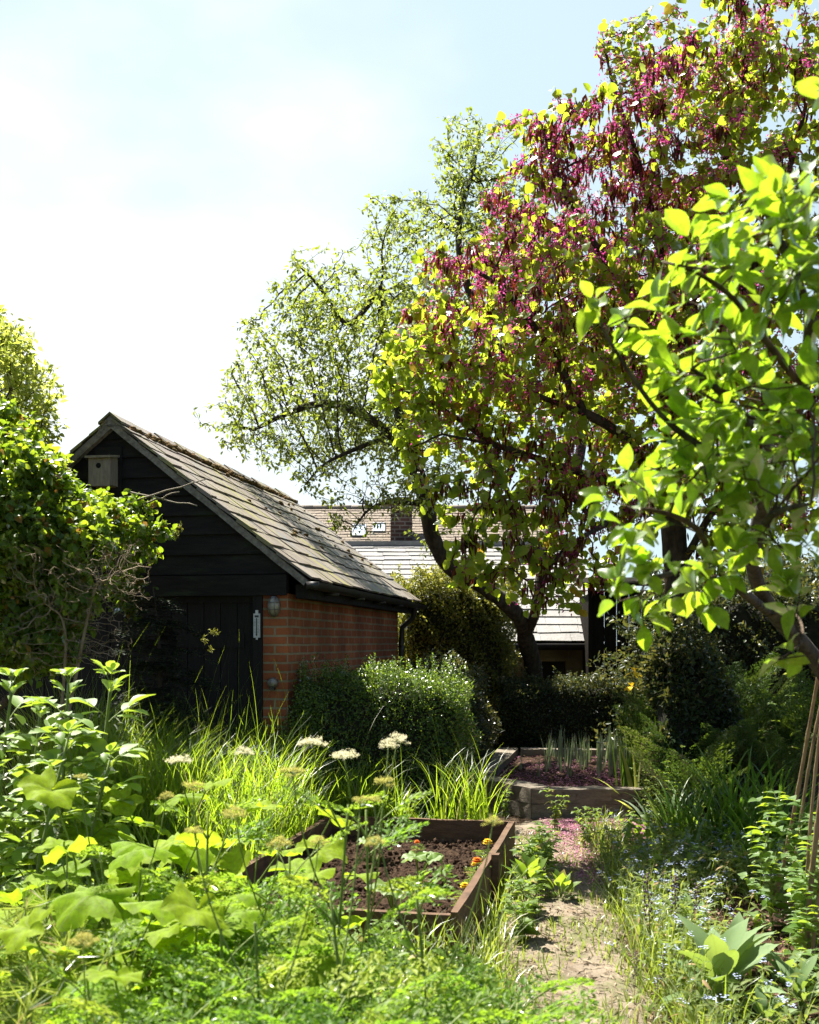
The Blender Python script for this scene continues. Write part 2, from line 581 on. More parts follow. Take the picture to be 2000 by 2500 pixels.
structure(m.build('path', path_mat()), 'narrow trodden earth path')

# ------------------------------------------------------------------ shed
M_brick = brick_mat('red_brick', (.44, .138, .056), (.33, .10, .045), (.36, .275, .17), ms=.011)
M_black = pbr('black_stained_boards', (.006, .0055, .005), (.016, .014, .012), 3, .8, (1.2, 8, 8), .4, 14,
              extra=[((.026, .032, .018), 1.6, .55, .72, (1, 6, 6)), ((.05, .04, .03), 7, .68, .8, (1, 10, 10))])
M_door = pbr('tarred_door', (.006, .006, .006), (.014, .012, .011), 3, .7, (8, 8, 1), .25)
M_slate = pbr('weathered_slates', (.145, .12, .098), (.245, .21, .172), 5, .62, (1, 1.0, 1), .45, 26, spec=.45, rndamt=.55, bdist=.01,
              extra=[((.24, .225, .075), 1.3, .50, .64, (.7, 3.2, .7)), ((.16, .165, .17), 2.6, .55, .7), ((.075, .06, .045), 2.2, .56, .66, (.5, 4.5, .5)), ((.36, .33, .26), 2.6, .62, .72, (.4, 5.5, .4)), ((.32, .31, .28), 26, .64, .74)])
M_mortar = pbr('verge_mortar', (.14, .125, .105), (.27, .25, .215), 26, .95, None, .6, 60)
M_moss = pbr('roof_moss', (.10, .085, .02), (.19, .10, .035), 20, 1.0, None, .8, 60)
M_gutter = pbr('black_gutter', (.012, .012, .012), (.03, .028, .026), 6, .45, None, .1, spec=.5)


def slate_field(mb, origin, du, dv, nv, lu, lv, gauge, wmin, wmax, th, jit=.012, tilt=.012, fall=0.0, sag=0.0):
    """courses of slates: origin at the eave, du along the eave (unit), dv up the slope (unit), nv outward normal"""
    o, du, dv, nv = [np.array(x, float) for x in (origin, du, dv, nv)]
    v, k = 0.0, 0
    while v < lv - .02:
        gg = gauge * (1 - fall * v / lv)
        u = -rng.random() * .05 - (wmin * .5 if k % 2 else 0)
        ln = min(gg * 1.6, lv - v)
        while u < lu:
            w = wmin + (wmax - wmin) * rng.random()
            a, b = max(u, 0), min(u + w - .005, lu)
            u += w
            if b - a < .04: continue
            j = (rng.random(6) - .5)
            lo, hi = v + j[0] * jit, v + ln
            sg = lambda uu: -sag * math.sin(math.pi * min(max(uu / lu, 0), 1)) * (lo / lv)
            h0 = th * 1.0 + abs(j[1]) * tilt
            P = lambda uu, vv, hh: o + du * uu + dv * vv + nv * (hh + sg(uu))
            V = [P(a, lo + j[2] * jit, h0), P(b, lo + j[3] * jit, h0 + j[4] * tilt * .6), P(b, hi, .001), P(a, hi, .001),
                 P(a, lo + j[2] * jit, h0 + th), P(b, lo + j[3] * jit, h0 + th + j[4] * tilt * .6), P(b, hi, .001 + th), P(a, hi, .001 + th)]
            mb.add(V, [(4, 5, 6, 7), (0, 1, 5, 4), (1, 2, 6, 5), (3, 0, 4, 7)], rng.random())
        v += gg
        k += 1
    return mb


shed = thing('garden_shed', 'black boarded brick garden shed with a steep mossy slate roof', 'shed', (-1.006, 8.47, 0), R_(-11))
XL, XA, ZE, ZR, Y0, Y1 = -3.30, -1.55, 2.10, 3.49, -.08, 4.90
sl = math.hypot(XA - .2, ZR - ZE)
dR = np.array([(XA - .2) / sl, 0, (ZR - ZE) / sl]); nR = np.array([dR[2], 0, -dR[0]])
dL = dR * (-1, 1, 1); nL = np.array([-dL[2], 0, dL[0]])
nL = nR * (-1, 1, 1)
roof = MB()
slate_field(roof, (.2, Y0, ZE), (0, 1, 0), dR, nR, Y1 - Y0, sl - .02, .222, .27, .40, .017, jit=.026, tilt=.018, sag=.02)
slate_field(roof, (XL, Y0, ZE), (0, 1, 0), dL, nL, Y1 - Y0, sl - .02, .222, .27, .40, .012, jit=.02, tilt=.014)
roof_o = roof.build('roof', M_slate, shed, smooth=False)
# roof boarding under the slates closes the slope
deck = MB()
for s_ in (1, -1):
    xe = .17 if s_ > 0 else XL + .03
    V = []
    for y in (Y0 + .03, Y1 - .03):
        V += [(xe, y, ZE - .02), (XA, y, ZR - .022), (XA, y, ZR - .06), (xe, y, ZE - .06)]
    deck.add(V, [(0, 1, 5, 4), (3, 7, 6, 2), (0, 3, 2, 1), (4, 5, 6, 7), (0, 4, 7, 3)])
deck.build('roof_boarding', M_black, shed, smooth=False)
rd = MB()
y = Y0 - .005
while y < Y1:
    yl = min(y + .44, Y1 + .02)
    dz = (rng.random() - .5) * .014
    e = .135
    t = .022
    s38, c38 = -dR[0] * e, dR[2] * e
    top = ZR + .052 + dz
    V = []
    for yy, lift in ((y, .008), (yl - .006, 0)):
        V += [(XA - s38, yy, top - c38 + lift), (XA, yy, top + lift), (XA + s38, yy, top - c38 + lift),
              (XA - s38, yy, top - c38 - t + lift), (XA, yy, top - t + lift), (XA + s38, yy, top - c38 - t + lift)]
    rd.add(V, [(0, 6, 7, 1), (1, 7, 8, 2), (0, 1, 4, 3), (1, 2, 5, 4), (0, 3, 9, 6), (2, 8, 11, 5), (6, 9, 10, 7), (7, 10, 11, 8)], rng.random())
    y = yl
rd.build('ridge_tiles', M_slate, roof_o, smooth=False)
# bedding mortar: verge strips down both slopes and the triangle under the first ridge tile
vm = MB()
for d_, n_, x0 in ((dR, nR, .2), (dL, nL, XL)):
    o_ = np.array([x0, Y0 + .015, ZE])
    V = []
    for kk in range(15):
        a = sl * kk / 14 * .985 + .01
        w_ = .055 + .008 * rng.random()
        for yy in (0, .06):
            V += [o_ + d_ * a + (0, yy, 0) - n_ * .004, o_ + d_ * a + (0, yy, 0) - n_ * w_]
    f = []
    for kk in range(14):
        b0, b1 = kk * 4, kk * 4 + 4
        f += [(b0, b0 + 1, b1 + 1, b1), (b0 + 1, b0 + 3, b1 + 3, b1 + 1), (b0 + 2, b1 + 2, b1 + 3, b0 + 3), (b0, b1, b1 + 2, b0 + 2)]
    vm.add(V, f)
vm.add([(XA - .10, Y0 + .01, ZR - .06), (XA + .10, Y0 + .01, ZR - .06), (XA, Y0 + .01, ZR + .045), (XA - .13, Y0 + .01, ZR - .13), (XA + .13, Y0 + .01, ZR - .13), (XA, Y0 + .01, ZR - .04)],
       [(0, 1, 2), (3, 5, 0), (0, 5, 1), (1, 5, 4)])
vm.build('verge_mortar', M_mortar, shed, smooth=False)
# moss and litter caught under the ridge and between courses
mo = MB()
for kk in range(260):
    yy = Y0 + .1 + rng.random() * (Y1 - Y0 - .2)
    a = sl - .10 - abs(rng.normal(0, .03)) if rng.random() < .75 else sl * (.25 + .7 * rng.random())
    if a < sl * .9 and yy < 1.4: continue
    p = np.array([.2, yy, ZE]) + dR * a + nR * .03
    r = .010 + .022 * rng.random()
    sc_ = Matrix.Translation(p) @ Matrix.Rotation(rng.random() * 6, 4, 'Y') @ Matrix.Diagonal((r * 1.2, r * (1 + 2 * rng.random()), r * .7, 1))
    mo.lathe([(.01, -1), (.8, -.5), (1, .1), (.6, .8), (.01, 1)], 6, sc_, rng.random())
mo.build('moss', M_moss, roof_o)['kind'] = 'stuff'
gut = MB()
gy = np.linspace(Y0 - .02, Y1 + .06, 30)
th_ = np.linspace(math.pi, 2 * math.pi, 9)
for rr, flip in ((.058, 0), (.050, 1)):
    V = np.array([(.235 + rr * math.cos(t), y, 2.085 - .012 * (y / 5) + rr * math.sin(t)) for y in gy for t in th_])
    i, j = np.meshgrid(np.arange(29), np.arange(8), indexing='ij')
    gut.add(V, np.stack([i * 9 + j, i * 9 + j + 1, (i + 1) * 9 + j + 1, (i + 1) * 9 + j], -1).reshape(-1, 4))
for yy in np.arange(.5, 4.8, .95):
    gut.box((.17, yy, 2.0), (.298, yy + .02, 2.025))
gut.box((.19, Y0 - .03, 2.03), (.296, Y0 - .02, 2.09))
gut.build('gutter', M_gutter, shed)
dp = MB()
dp.tube([(.235, 4.45, 2.03), (.2, 4.46, 1.9), (.06, 4.48, 1.78), (.05, 4.48, 1.6), (.05, 4.48, .05)], .034, 10)
for z in (1.5, .5): dp.tube([(.05, 4.48, z), (.05, 4.48, z + .05)], .042, 10)
dp.build('downpipe', M_gutter, shed)
fs = MB()
fs.box((.06, Y0 + .1, 1.96), (.165, Y1 - .1, 2.075))
fs.build('eaves_board', M_black, shed, smooth=False)
wl = MB()
wl.box((-.215, 0, 0), (0, 4.5, 2.0))
wl.box((-3.1, 0.002, 0), (-2.885, 4.498, 2.0))
wl.box((-2.885, 4.28, 0), (-.215, 4.495, 2.0))
wl.build('brick_wall', M_brick, shed, smooth=False)
# gable of lapped boards
gb = MB()
z = 2.0
kk = 0
while z < ZR - .12:
    h = .17 + .02 * rng.random()
    z1 = min(z + h, ZR - .09)
    xl = lambda zz: XL + (zz - ZE) / (ZR - ZE) * (XA - XL)
    xr = lambda zz: .2 - (zz - ZE) / (ZR - ZE) * (.2 - XA)
    lim = lambda zz, s_: (max(xl(zz) + .09, -3.1) if s_ < 0 else min(xr(zz) - .09, .0))
    b0, b1 = .0, .022
    V = [(lim(z, -1), .018 - .03, z), (lim(z, 1), .018 - .03, z), (lim(z1, 1), .012, z1), (lim(z1, -1), .012, z1),
         (lim(z, -1), .03, z), (lim(z, 1), .03, z), (lim(z1, 1), .03, z1), (lim(z1, -1), .03, z1)]
    gb.add(V, [(0, 1, 2, 3), (4, 7, 6, 5), (0, 4, 5, 1), (3, 2, 6, 7)], rng.random())
    z = z1 - .012
    kk += 1
gb.box((-3.08, .032, 2.0), (-.02, .05, 2.12))
gb.build('gable_boards', M_black, shed, smooth=False)
# rear gable
rg = MB()
rg.add([(-3.1, 4.49, 2.0), (0, 4.49, 2.0), (0, 4.49, 2.22), (XA, 4.49, 3.4), (-3.1, 4.49, 2.22)], [(4, 3, 2, 1, 0)])
rg.build('rear_gable', M_black, shed, smooth=False)
lt = MB()
lt.box((-3.09, -.035, 1.985), (-.003, -.013, 2.155))
lt.build('lintel_board', M_black, shed, smooth=False)
dr = MB()
x = -2.83
while x < -.36:
    dr.box((x, .06 + .003 * rng.random(), .04), (x + .142, .085, 1.96), rnd=rng.random())
    x += .148
for z in (.35, 1.55): dr.box((-2.8, .048, z), (-1.62, .058, z + .12)); dr.box((-1.55, .048, z), (-.4, .058, z + .12))
dro = dr.build('door', M_door, shed, smooth=False)
h = MB()
h.tube([(-1.66, .058, .98), (-1.66, .02, .99), (-1.66, .02, 1.11), (-1.66, .058, 1.12)], .009, 8)
h.build('handle', M_gutter, dro)
fr = MB()
fr.box((-.300, -.012, 0), (-.217, .1, 1.984)); fr.box((-2.884, -.012, 0), (-2.83, .1, 1.984)); fr.box((-2.83, .04, 1.93), (-.30, .1, 1.984))
fr.build('door_frame', M_door, shed, smooth=False)

SH = Matrix.Translation((-1.006, 8.47, 0)) @ Matrix.Rotation(R_(-11), 4, 'Z')


def on_shed(x, y, z):
    return tuple(SH @ Vector((x, y, z)))


# bulkhead lamp, thermometer, round fitting, bird box
M_lampmetal = pbr('weathered_alloy', (.16, .155, .14), (.30, .285, .25), 14, .5, None, .2, metal=.75)
M_lampglass = pbr('dusty_lens', (.20, .19, .15), (.36, .34, .27), 9, .25, None, .05, spec=.6)
wlamp = thing('wall_lamp', 'oval metal bulkhead lamp on the brick pier under the eaves', 'lamp', on_shed(-.115, -.001, 1.895), R_(-11))
b = MB()
sc_ = Matrix.Rotation(R_(90), 4, 'X') @ Matrix.Diagonal((.052, .088, .05, 1))
b.lathe([(1, 0), (1.02, .5), (.92, .62), (.86, .66)], 24, sc_)
b.build('lamp_body', M_lampmetal, wlamp)
b = MB()
b.lathe([(.86, .6), (.8, .95), (.62, 1.25), (.3, 1.42), (.01, 1.46)], 24, sc_)
b.build('lens', M_lampglass, wlamp)
b = MB()
for dx in (-.022, 0.022):
    b.tube([(dx, -.03, -.078), (dx * 1.1, -.065, -.05), (dx * 1.1, -.078, 0), (dx * 1.1, -.065, .05), (dx, -.03, .078)], .0035, 6)
for dz in (-.03, .03):
    b.tube([(-.046, -.03, dz), (-.03, -.066, dz), (0, -.08, dz), (.03, -.066, dz), (.046, -.03, dz)], .0035, 6)
b.build('guard', M_lampmetal, wlamp)

M_white = pbr('faded_white_enamel', (.50, .52, .52), (.66, .68, .68), 20, .45, None, .05)
M_ink = plain('dark_print', (.05, .055, .06))
tm = thing('thermometer', 'narrow white thermometer hanging on the dark door frame', 'thermometer', on_shed(-.262, -.014, 1.735), R_(-11))
b = MB(); b.box((-.028, -.012, -.10), (.028, 0, .10)); b.box((-.012, -.010, .10), (.012, -.002, .128)); b.box((-.008, -.010, -.118), (.008, -.002, -.10))
b.build('plate', M_white, tm, smooth=False)
b = MB(); b.tube([(0, -.014, -.07), (0, -.014, .06)], .0042, 8)
b.lathe([(.001, -.009), (.007, -.004), (.007, .004), (.001, .009)], 10, Matrix.Translation((0, -.015, -.076)))
b.box((-.018, -.0135, .068), (.018, -.0125, .085))
for z in np.arange(-.06, .06, .012): b.box((-.022, -.0132, z), (-.009, -.0125, z + .002)); b.box((.009, -.0132, z), (.022, -.0125, z + .002))
b.lathe([(.004, -.011), (.007, -.011)], 12, Matrix.Translation((0, -.0005, .112)) @ Matrix.Rotation(R_(90), 4, 'X'))
b.build('scale', M_ink, tm, smooth=False)
ft = thing('outdoor_socket', 'small round grey fitting low on the brick pier', 'fitting', on_shed(-.125, -.001, 1.26), R_(-11))
b = MB(); b.lathe([(.045, 0), (.046, .02), (.036, .045), (.02, .052), (.001, .053)], 18, Matrix.Rotation(R_(90), 4, 'X')); b.build('cover', M_lampmetal, ft)
b = MB(); b.box((-.02, -.045, -.055), (.02, -.002, -.03)); b.build('outlet', M_gutter, ft, smooth=False)

M_boxwood = pbr('grey_weathered_wood', (.21, .175, .13), (.36, .31, .235), 5, .85, (9, 9, 1.5), .4, 16, rndamt=.3,
                extra=[((.10, .11, .06), 9, .6, .75)])
M_hole = plain('entrance_dark', (.004, .004, .004), .9)
bbx = thing('bird_box', 'grey wooden bird box fixed under the shed gable peak', 'bird box', on_shed(-1.60, -.013, 2.92), R_(-9))
bbx.scale = (1.12, 1.1, 1.15)
b = MB(); b.box((-.085, -.155, -.01), (.085, -.140, .20)); b.build('front', M_boxwood, bbx, smooth=False)
b = MB(); b.box((-.085, -.139, 0), (-.071, -.012, .215)); b.box((.071, -.139, 0), (.085, -.012, .215)); b.box((-.07, -.138, -.005), (.07, -.012, .01)); b.build('side_panels', M_boxwood, bbx, smooth=False)
b = MB(); b.box((-.10, -.012, -.07), (.115, 0, .30)); b.build('back_board', M_black, bbx, smooth=False)
b = MB(); b.box((-.1, -.19, .0), (.1, 0, .016), Matrix.Translation((0, 0, .222)) @ Matrix.Rotation(R_(9), 4, 'X')); b.build('lid', M_boxwood, bbx, smooth=False)
b = MB(); b.lathe([(.001, 0), (.019, 0), (.022, -.004)], 18, Matrix.Translation((-.005, -.1565, .14)) @ Matrix.Rotation(R_(90), 4, 'X')); b.build('entrance_hole', M_hole, bbx)

# ------------------------------------------------------------------ far house and stone outhouse
M_ftile = pbr('buff_roof_tiles', (.17, .135, .10), (.28, .23, .175), 8, .85, None, .4, 30, rndamt=.6)
M_stile = pbr('stone_slates', (.20, .195, .18), (.33, .32, .30), 4, .75, None, .45, 22, rndamt=.5, spec=.35,
              extra=[((.20, .18, .13), 3.0, .6, .75), ((.40, .39, .36), 15, .62, .72)])
M_stone = brick_mat('coursed_stone', (.22, .165, .095), (.16, .12, .07), (.20, .155, .10), .42, .15, .012)
M_cbrick = brick_mat('chimney_brick', (.17, .085, .06), (.10, .06, .05), (.30, .25, .19), .225, .085, .014)
M_lead = pbr('lead_flashing', (.12, .135, .16), (.19, .205, .235), 6, .5, None, .2, metal=.3)
M_pane = plain('skylight_glass', (.50, .60, .70), .08, 0, .8)

house = thing('tiled_house', 'low house with a buff tiled roof and brick chimney beyond the trees', 'house', (0, 22, 0))
hz0, hz1, hy0, hy1, hx0, hx1 = 2.55, 4.72, -1.1, 2.0, -9.0, 3.2
ls = math.hypot(hz1 - hz0, hy1 - hy0)
dv_ = np.array([0, (hy1 - hy0) / ls, (hz1 - hz0) / ls]); nv_ = np.array([0, -dv_[2], dv_[1]])
m = MB()
slate_field(m, (hx0, hy0, hz0), (1, 0, 0), dv_, nv_, hx1 - hx0, ls, .125, .16, .18, .018, jit=.012, tilt=.016)
ho = m.build('roof', M_ftile, house, smooth=False)
m = MB(); m.add([(hx0 + .05, hy0 + .05, hz0 - .01), (hx1 - .05, hy0 + .05, hz0 - .01), (hx1 - .05, hy1, hz1 - .02), (hx0 + .05, hy1, hz1 - .02), (hx1 - .05, hy1 * 2 - hy0, hz0), (hx0 + .05, hy1 * 2 - hy0, hz0)], [(0, 1, 2, 3), (3, 2, 4, 5)])
m.build('roof_boarding', M_black, house, smooth=False)
m = MB()
for x in np.arange(hx0, hx1 - .3, .45):
    m.tube([(x, hy1, hz1 + .0), (x + .44, hy1, hz1 + .0 + .006 * rng.random())], .085, 8, rng.random())
m.build('ridge_tiles', M_ftile, ho)
m = MB(); m.box((hx0 + .2, hy0 + .3, 0), (hx1 - .2, hy1 + 2.6, hz0 + .15)); m.build('walls', M_stone, house, smooth=False)
ch = MB(); ch.box((-.42, .55, 3.4), (.06, 1.05, 4.66)); cho = ch.build('chimney', M_cbrick, ho, smooth=False)
ch = MB(); ch.box((-.60, .40, 4.66), (.26, 1.2, 4.72)); ch.box((-.36, .62, 4.722), (0.0, .98, 4.80)); ch.build('chimney_cap', M_stone, ho, smooth=False)
ch = MB(); ch.box((-.50, .36, 3.35), (.14, .545, 3.78), None); ch.build('flashing', M_lead, ho, smooth=False)
for k, (x, v, w_, l_) in enumerate([(-1.26, 2.42, .25, .46), (-.80, 2.62, .22, .34)]):
    o_ = np.array([x, hy0, hz0]) + dv_ * v
    fr = MB(); P = lambda a, bb, hh: o_ + np.array([1, 0, 0]) * a + dv_ * bb + nv_ * hh
    def slab(mb, a0, a1, b0, b1, h0, h1):
        mb.add([P(a0, b0, h0), P(a1, b0, h0), P(a1, b1, h0), P(a0, b1, h0), P(a0, b0, h1), P(a1, b0, h1), P(a1, b1, h1), P(a0, b1, h1)],
               [(0, 3, 2, 1), (4, 5, 6, 7), (0, 1, 5, 4), (1, 2, 6, 5), (2, 3, 7, 6), (3, 0, 4, 7)])
    slab(fr, -.03, 0, -.03, l_ + .03, .02, .07); slab(fr, w_, w_ + .03, -.03, l_ + .03, .02, .07); slab(fr, 0, w_, -.03, 0, .02, .07); slab(fr, 0, w_, l_, l_ + .03, .02, .07)
    fo = fr.build('skylight', M_lead, house, smooth=False)
    pn = MB(); slab(pn, 0.002, w_ - .002, 0.002, l_ - .002, .03, .052); pn.build('pane', M_pane, fo, smooth=False)

outh = thing('stone_outhouse', 'low stone outhouse with pale stone slate roof behind the gnarled trunk', 'outhouse', (0, 15.6, 0))
oz0, oz1, oy0, oy1, ox0, ox1 = 1.58, 3.30, -.12, 2.45, -4.6, 3.0
ls = math.hypot(oz1 - oz0, oy1 - oy0)
dv_ = np.array([0, (oy1 - oy0) / ls, (oz1 - oz0) / ls]); nv_ = np.array([0, -dv_[2], dv_[1]])
m = MB(); slate_field(m, (ox0, oy0, oz0), (1, 0, 0), dv_, nv_, ox1 - ox0, ls, .235, .26, .50, .022, jit=.02, tilt=.014, fall=.45)
oo = m.build('roof', M_stile, outh, smooth=False)
m = MB(); m.add([(ox0 + .05, oy0 + .05, oz0 - .02), (ox1 - .05, oy0 + .05, oz0 - .02), (ox1 - .05, oy1, oz1 - .02), (ox0 + .05, oy1, oz1 - .02), (ox1 - .05, oy1 * 2 - oy0, oz0), (ox0 + .05, oy1 * 2 - oy0, oz0)], [(0, 1, 2, 3), (3, 2, 4, 5)])
m.build('roof_boarding', M_black, outh, smooth=False)
m = MB(); m.box((ox0, oy1 - .09, oz1 - .01), (ox1, oy1 + .09, oz1 + .07)); m.build('ridge', M_stile, oo, smooth=False)
m = MB(); m.box((ox0 + .15, .08, 0), (2.02, .4, 1.56)); m.box((2.40, .08, 0), (ox1 - .1, .4, 1.56)); m.box((2.02, .08, 1.30), (2.40, .4, 1.56)); m.box((ox0 + .15, .402, 0), (ox0 + .5, 4.6, 1.5)); m.box((ox1 - .45, .402, 0), (ox1 - .1, 4.6, 1.5))
m.build('walls', M_stone, outh, smooth=False)
m = MB(); m.box((2.02, .20, 0), (2.40, .24, 1.30)); m.build('door', M_door, outh, smooth=False)
m = MB(); m.tube([(ox0, -.16, 1.535), (ox1, -.16, 1.525)], .05, 8); m.build('gutter', M_gutter, outh)

tsh = thing('timber_store', 'dark upright boarded timber store beside the pale stone roof', 'shed', (2.66, 14.9, 0), R_(-3))
M_dark = pbr('dark_boards', (.010, .009, .007), (.024, .020, .016), 3, .85, (7, 7, 1), .3, 12, rndamt=.4, spec=.03)
m = MB()
x = 0.0
while x < 2.6:
    m.box((x, 0 + .004 * rng.random(), 0), (x + .17, .03, 2.35), rnd=rng.random()); x += .178
m.build('board_wall', M_dark, tsh, smooth=False)
m = MB(); m.box((-.06, -.02, 0), (-.002, .06, 2.40)); m.box((-.05, .062, 0), (-.005, 1.2, 2.3)); m.build('corner_post', M_dark, tsh, smooth=False)
m = MB(); m.box((-.15, -.18, 2.42), (2.8, 1.5, 2.47), Matrix.Rotation(R_(6), 4, 'X')); m.build('roof', M_dark, tsh, smooth=False)

# ------------------------------------------------------------------ raised beds
M_plank = pbr('bed_planks', (.075, .040, .022), (.155, .092, .052), 4, .8, (2, 2, 9), .45, 14, rndamt=.35,
              extra=[((.035, .022, .014), 3, .58, .72), ((.20, .155, .105), 11, .66, .78)])
M_sleeper = pbr('old_sleepers', (.135, .112, .082), (.255, .22, .165), 4, .88, (2.5, 2.5, 8), .6, 16, rndamt=.3,
                extra=[((.04, .028, .02), 5, .60, .72), ((.33, .27, .19), 16, .64, .76)], bdist=.03)
M_soil = pbr('bed_soil', (.030, .018, .011), (.085, .052, .033), 14, 1.0, None, 1.0, 45, spec=.1, extra=[((.17, .115, .075), 60, .64, .72)], bdist=.03)

bed = thing('plank_bed', 'brown plank raised bed with bare soil and marigolds', 'raised bed', (.748, 7.48, 0), R_(-12))
BW, BL_ = 1.40, 2.56
m = MB(); m.bar((-BW, 0, .0), (.02, 0, .0), .285, .04, .3, .006); m.build('plank', M_plank, bed, smooth=False)
m = MB(); m.bar((0, -.021, .0), (0, -BL_, .0), .285, .04, .6, .008); m.build('plank', M_plank, bed, smooth=False)
m = MB(); m.bar((-BW, -BL_ + .02, .0), (-.021, -BL_ + .02, .0), .27, .04, .4, .006); m.build('plank', M_plank, bed, smooth=False)
m = MB(); m.bar((-BW + .02, -.021, .0), (-BW + .02, -BL_ + .041, .0), .28, .04, .5, .006); m.build('plank', M_plank, bed, smooth=False)
m = MB(); m.box((.0205, -1.32, 0), (.066, -1.26, .315)); m.build('stake', M_plank, bed, smooth=False)


def soil_patch(mb, w, l, z, amp=.03, n=70):
    X, Y = np.meshgrid(np.linspace(0, w, n), np.linspace(0, l, n))
    Zs = z + amp * (np.sin(X * 9 + Y * 4) * np.sin(Y * 7 - X * 3) * .5 + rng.normal(0, .33, X.shape))
    i, j = np.meshgrid(np.arange(n - 1), np.arange(n - 1), indexing='ij')
    return mb.add(np.stack([X, Y, Zs], -1).reshape(-1, 3), np.stack([i * n + j, i * n + j + 1, (i + 1) * n + j + 1, (i + 1) * n + j], -1).reshape(-1, 4))


m = MB(); s_ = MB(); soil_patch(s_, BW - .06, BL_ - .06, .13, .022, 90)
m.merge(s_, Matrix.Translation((-BW + .04, -BL_ + .045, 0)))
for k in range(900):
    p = (-BW + .05 + rng.random() * (BW - .09), -BL_ + .06 + rng.random() * (BL_ - .1), .135 + .01 * rng.random())
    r = .006 + .014 * rng.random() ** 2
    m.lathe([(.01, -1), (.9, -.3), (.8, .5), (.01, .9)], 5, Matrix.Translation(p) @ Matrix.Rotation(rng.random() * 6, 4, 'X') @ Matrix.Rotation(rng.random() * 6, 4, 'Z') @ Matrix.Diagonal((r, r * 1.4, r * .8, 1)))
m.build('soil', M_soil, bed, smooth=False)
BEDM = Matrix.Translation((.748, 7.48, 0)) @ Matrix.Rotation(R_(-12), 4, 'Z')

tp = MB(); a, b_ = W(405, 1962, 7.3), W(498, 1958, 7.25)
tp.bar((-1.78, 7.12, 0), (-1.30, 7.05, 0), .46, .04, .5, .006)
tag(tp.build('timber_edging', M_plank, smooth=False, origin=(-1.5, 7.1, 0)), 'short brown plank edging half hidden in the long grass', 'edging board')

slb = thing('sleeper_bed', 'raised bed of old timber sleepers strewn with pink petals', 'raised bed', (.563, 10.05, 0))
A_ = np.array([.563, 10.05]); B_ = np.array([1.09, 9.22]); Cc = np.array([2.25, 9.18]); D_ = np.array([1.12, 12.75])
def sleeper(p, q, side, z, h=.14, w=.24):
    p, q = np.array(p), np.array(q); d = (q - p) / np.linalg.norm(q - p); nn = np.array([-d[1], d[0]]) * side
    a = p + nn * w / 2; b = q + nn * w / 2
    m = MB(); m.bar((a[0] - .563, a[1] - 10.05, z), (b[0] - .563, b[1] - 10.05, z), h, w, rng.random(), .012)
    m.build('sleeper', M_sleeper, slb, smooth=False)
sleeper(A_ + (.02, .24), D_, -1, .0); sleeper(A_ + (.02, .24), D_, -1, .143)
sleeper(A_, B_, 1, 0); sleeper(A_, B_, 1, .143)
sleeper(B_ + (.012, 0), Cc, 1, 0); sleeper(B_ + (.012, .0), Cc, 1, .143, .13, .2)
sleeper(D_ + (.26, .02), (3.0, 12.75), -1, .0); sleeper(D_ + (.26, .02), (3.0, 12.75), -1, .143)
m = MB()
poly = [(.76, 10.1), (1.2, 9.4), (3.2, 9.4), (3.2, 12.6), (1.25, 12.6)]
xx = np.linspace(.6, 3.4, 60); yy = np.linspace(9.2, 13.1, 70)
def inpoly(x, y):
    c = np.zeros(np.shape(x), bool); n = len(poly)
    for i in range(n):
        (x0, y0), (x1, y1) = poly[i], poly[(i + 1) % n]
        c ^= ((y0 > y) != (y1 > y)) & (x < (x1 - x0) * (y - y0) / (y1 - y0) + x0)
    return c
X, Y = np.meshgrid(xx, yy)
V = np.stack([X - .563, Y - 10.05, .20 + rng.normal(0, .012, X.shape)], -1).reshape(-1, 3)
i, j = np.meshgrid(np.arange(69), np.arange(59), indexing='ij')
Q = np.stack([i * 60 + j, i * 60 + j + 1, (i + 1) * 60 + j + 1, (i + 1) * 60 + j], -1).reshape(-1, 4)
cx = V[Q][:, :, :2].mean(1) + (.563, 10.05)
m.add(V, Q[inpoly(cx[:, 0], cx[:, 1])])
m.build('soil', M_soil, slb, smooth=False)

# ------------------------------------------------------------------ trees
def smooth_path(pts, n):
    pts = np.asarray(pts, float)
    t = np.concatenate([[0], np.cumsum(np.linalg.norm(np.diff(pts, axis=0), axis=1))])
    u = np.linspace(0, t[-1], n)
    # Catmull-Rom through the points
    out = []
    for x in u:
        k = min(np.searchsorted(t, x, 'right') - 1, len(pts) - 2)
        s = (x - t[k]) / (t[k + 1] - t[k] + 1e-9)
        p0, p1, p2, p3 = pts[max(k - 1, 0)], pts[k], pts[k + 1], pts[min(k + 2, len(pts) - 1)]
        out.append(.5 * ((2 * p1) + (-p0 + p2) * s + (2 * p0 - 5 * p1 + 4 * p2 - p3) * s * s + (-p0 + 3 * p1 - 3 * p2 + p3) * s ** 3))
    return np.array(out)


def ell_points(ells, dens, gap=0.0, gscale=1.0, seed=0):
    """points inside ellipsoids given as (x px, y px, rx px, ry px, depth, depth radius); noise leaves gaps"""
    r = np.random.default_rng(seed)
    out = []
    for (x, y, rx, ry, D, rd) in ells:
        c = W(x, y, D); a = np.array([rx / F * D, rd, ry / F * D])
        n = max(4, int(dens * 4.19 * a.prod()))
        p = r.normal(size=(n, 3)); p = nrm(p) * (r.random((n, 1)) ** (1 / 2.6))
        out.append(c + p * a)
    P = np.concatenate(out)
    if gap > 0:
        q = P / gscale
        v = np.sin(q[:, 0] * 2.1 + 1.3 * np.sin(q[:, 2] * 1.7)) * np.sin(q[:, 1] * 1.9 + q[:, 2]) + np.sin(q[:, 2] * 2.7 + q[:, 0] * 1.1 + np.sin(q[:, 1] * 2))
        P = P[v > -1.2 + gap]
    return P


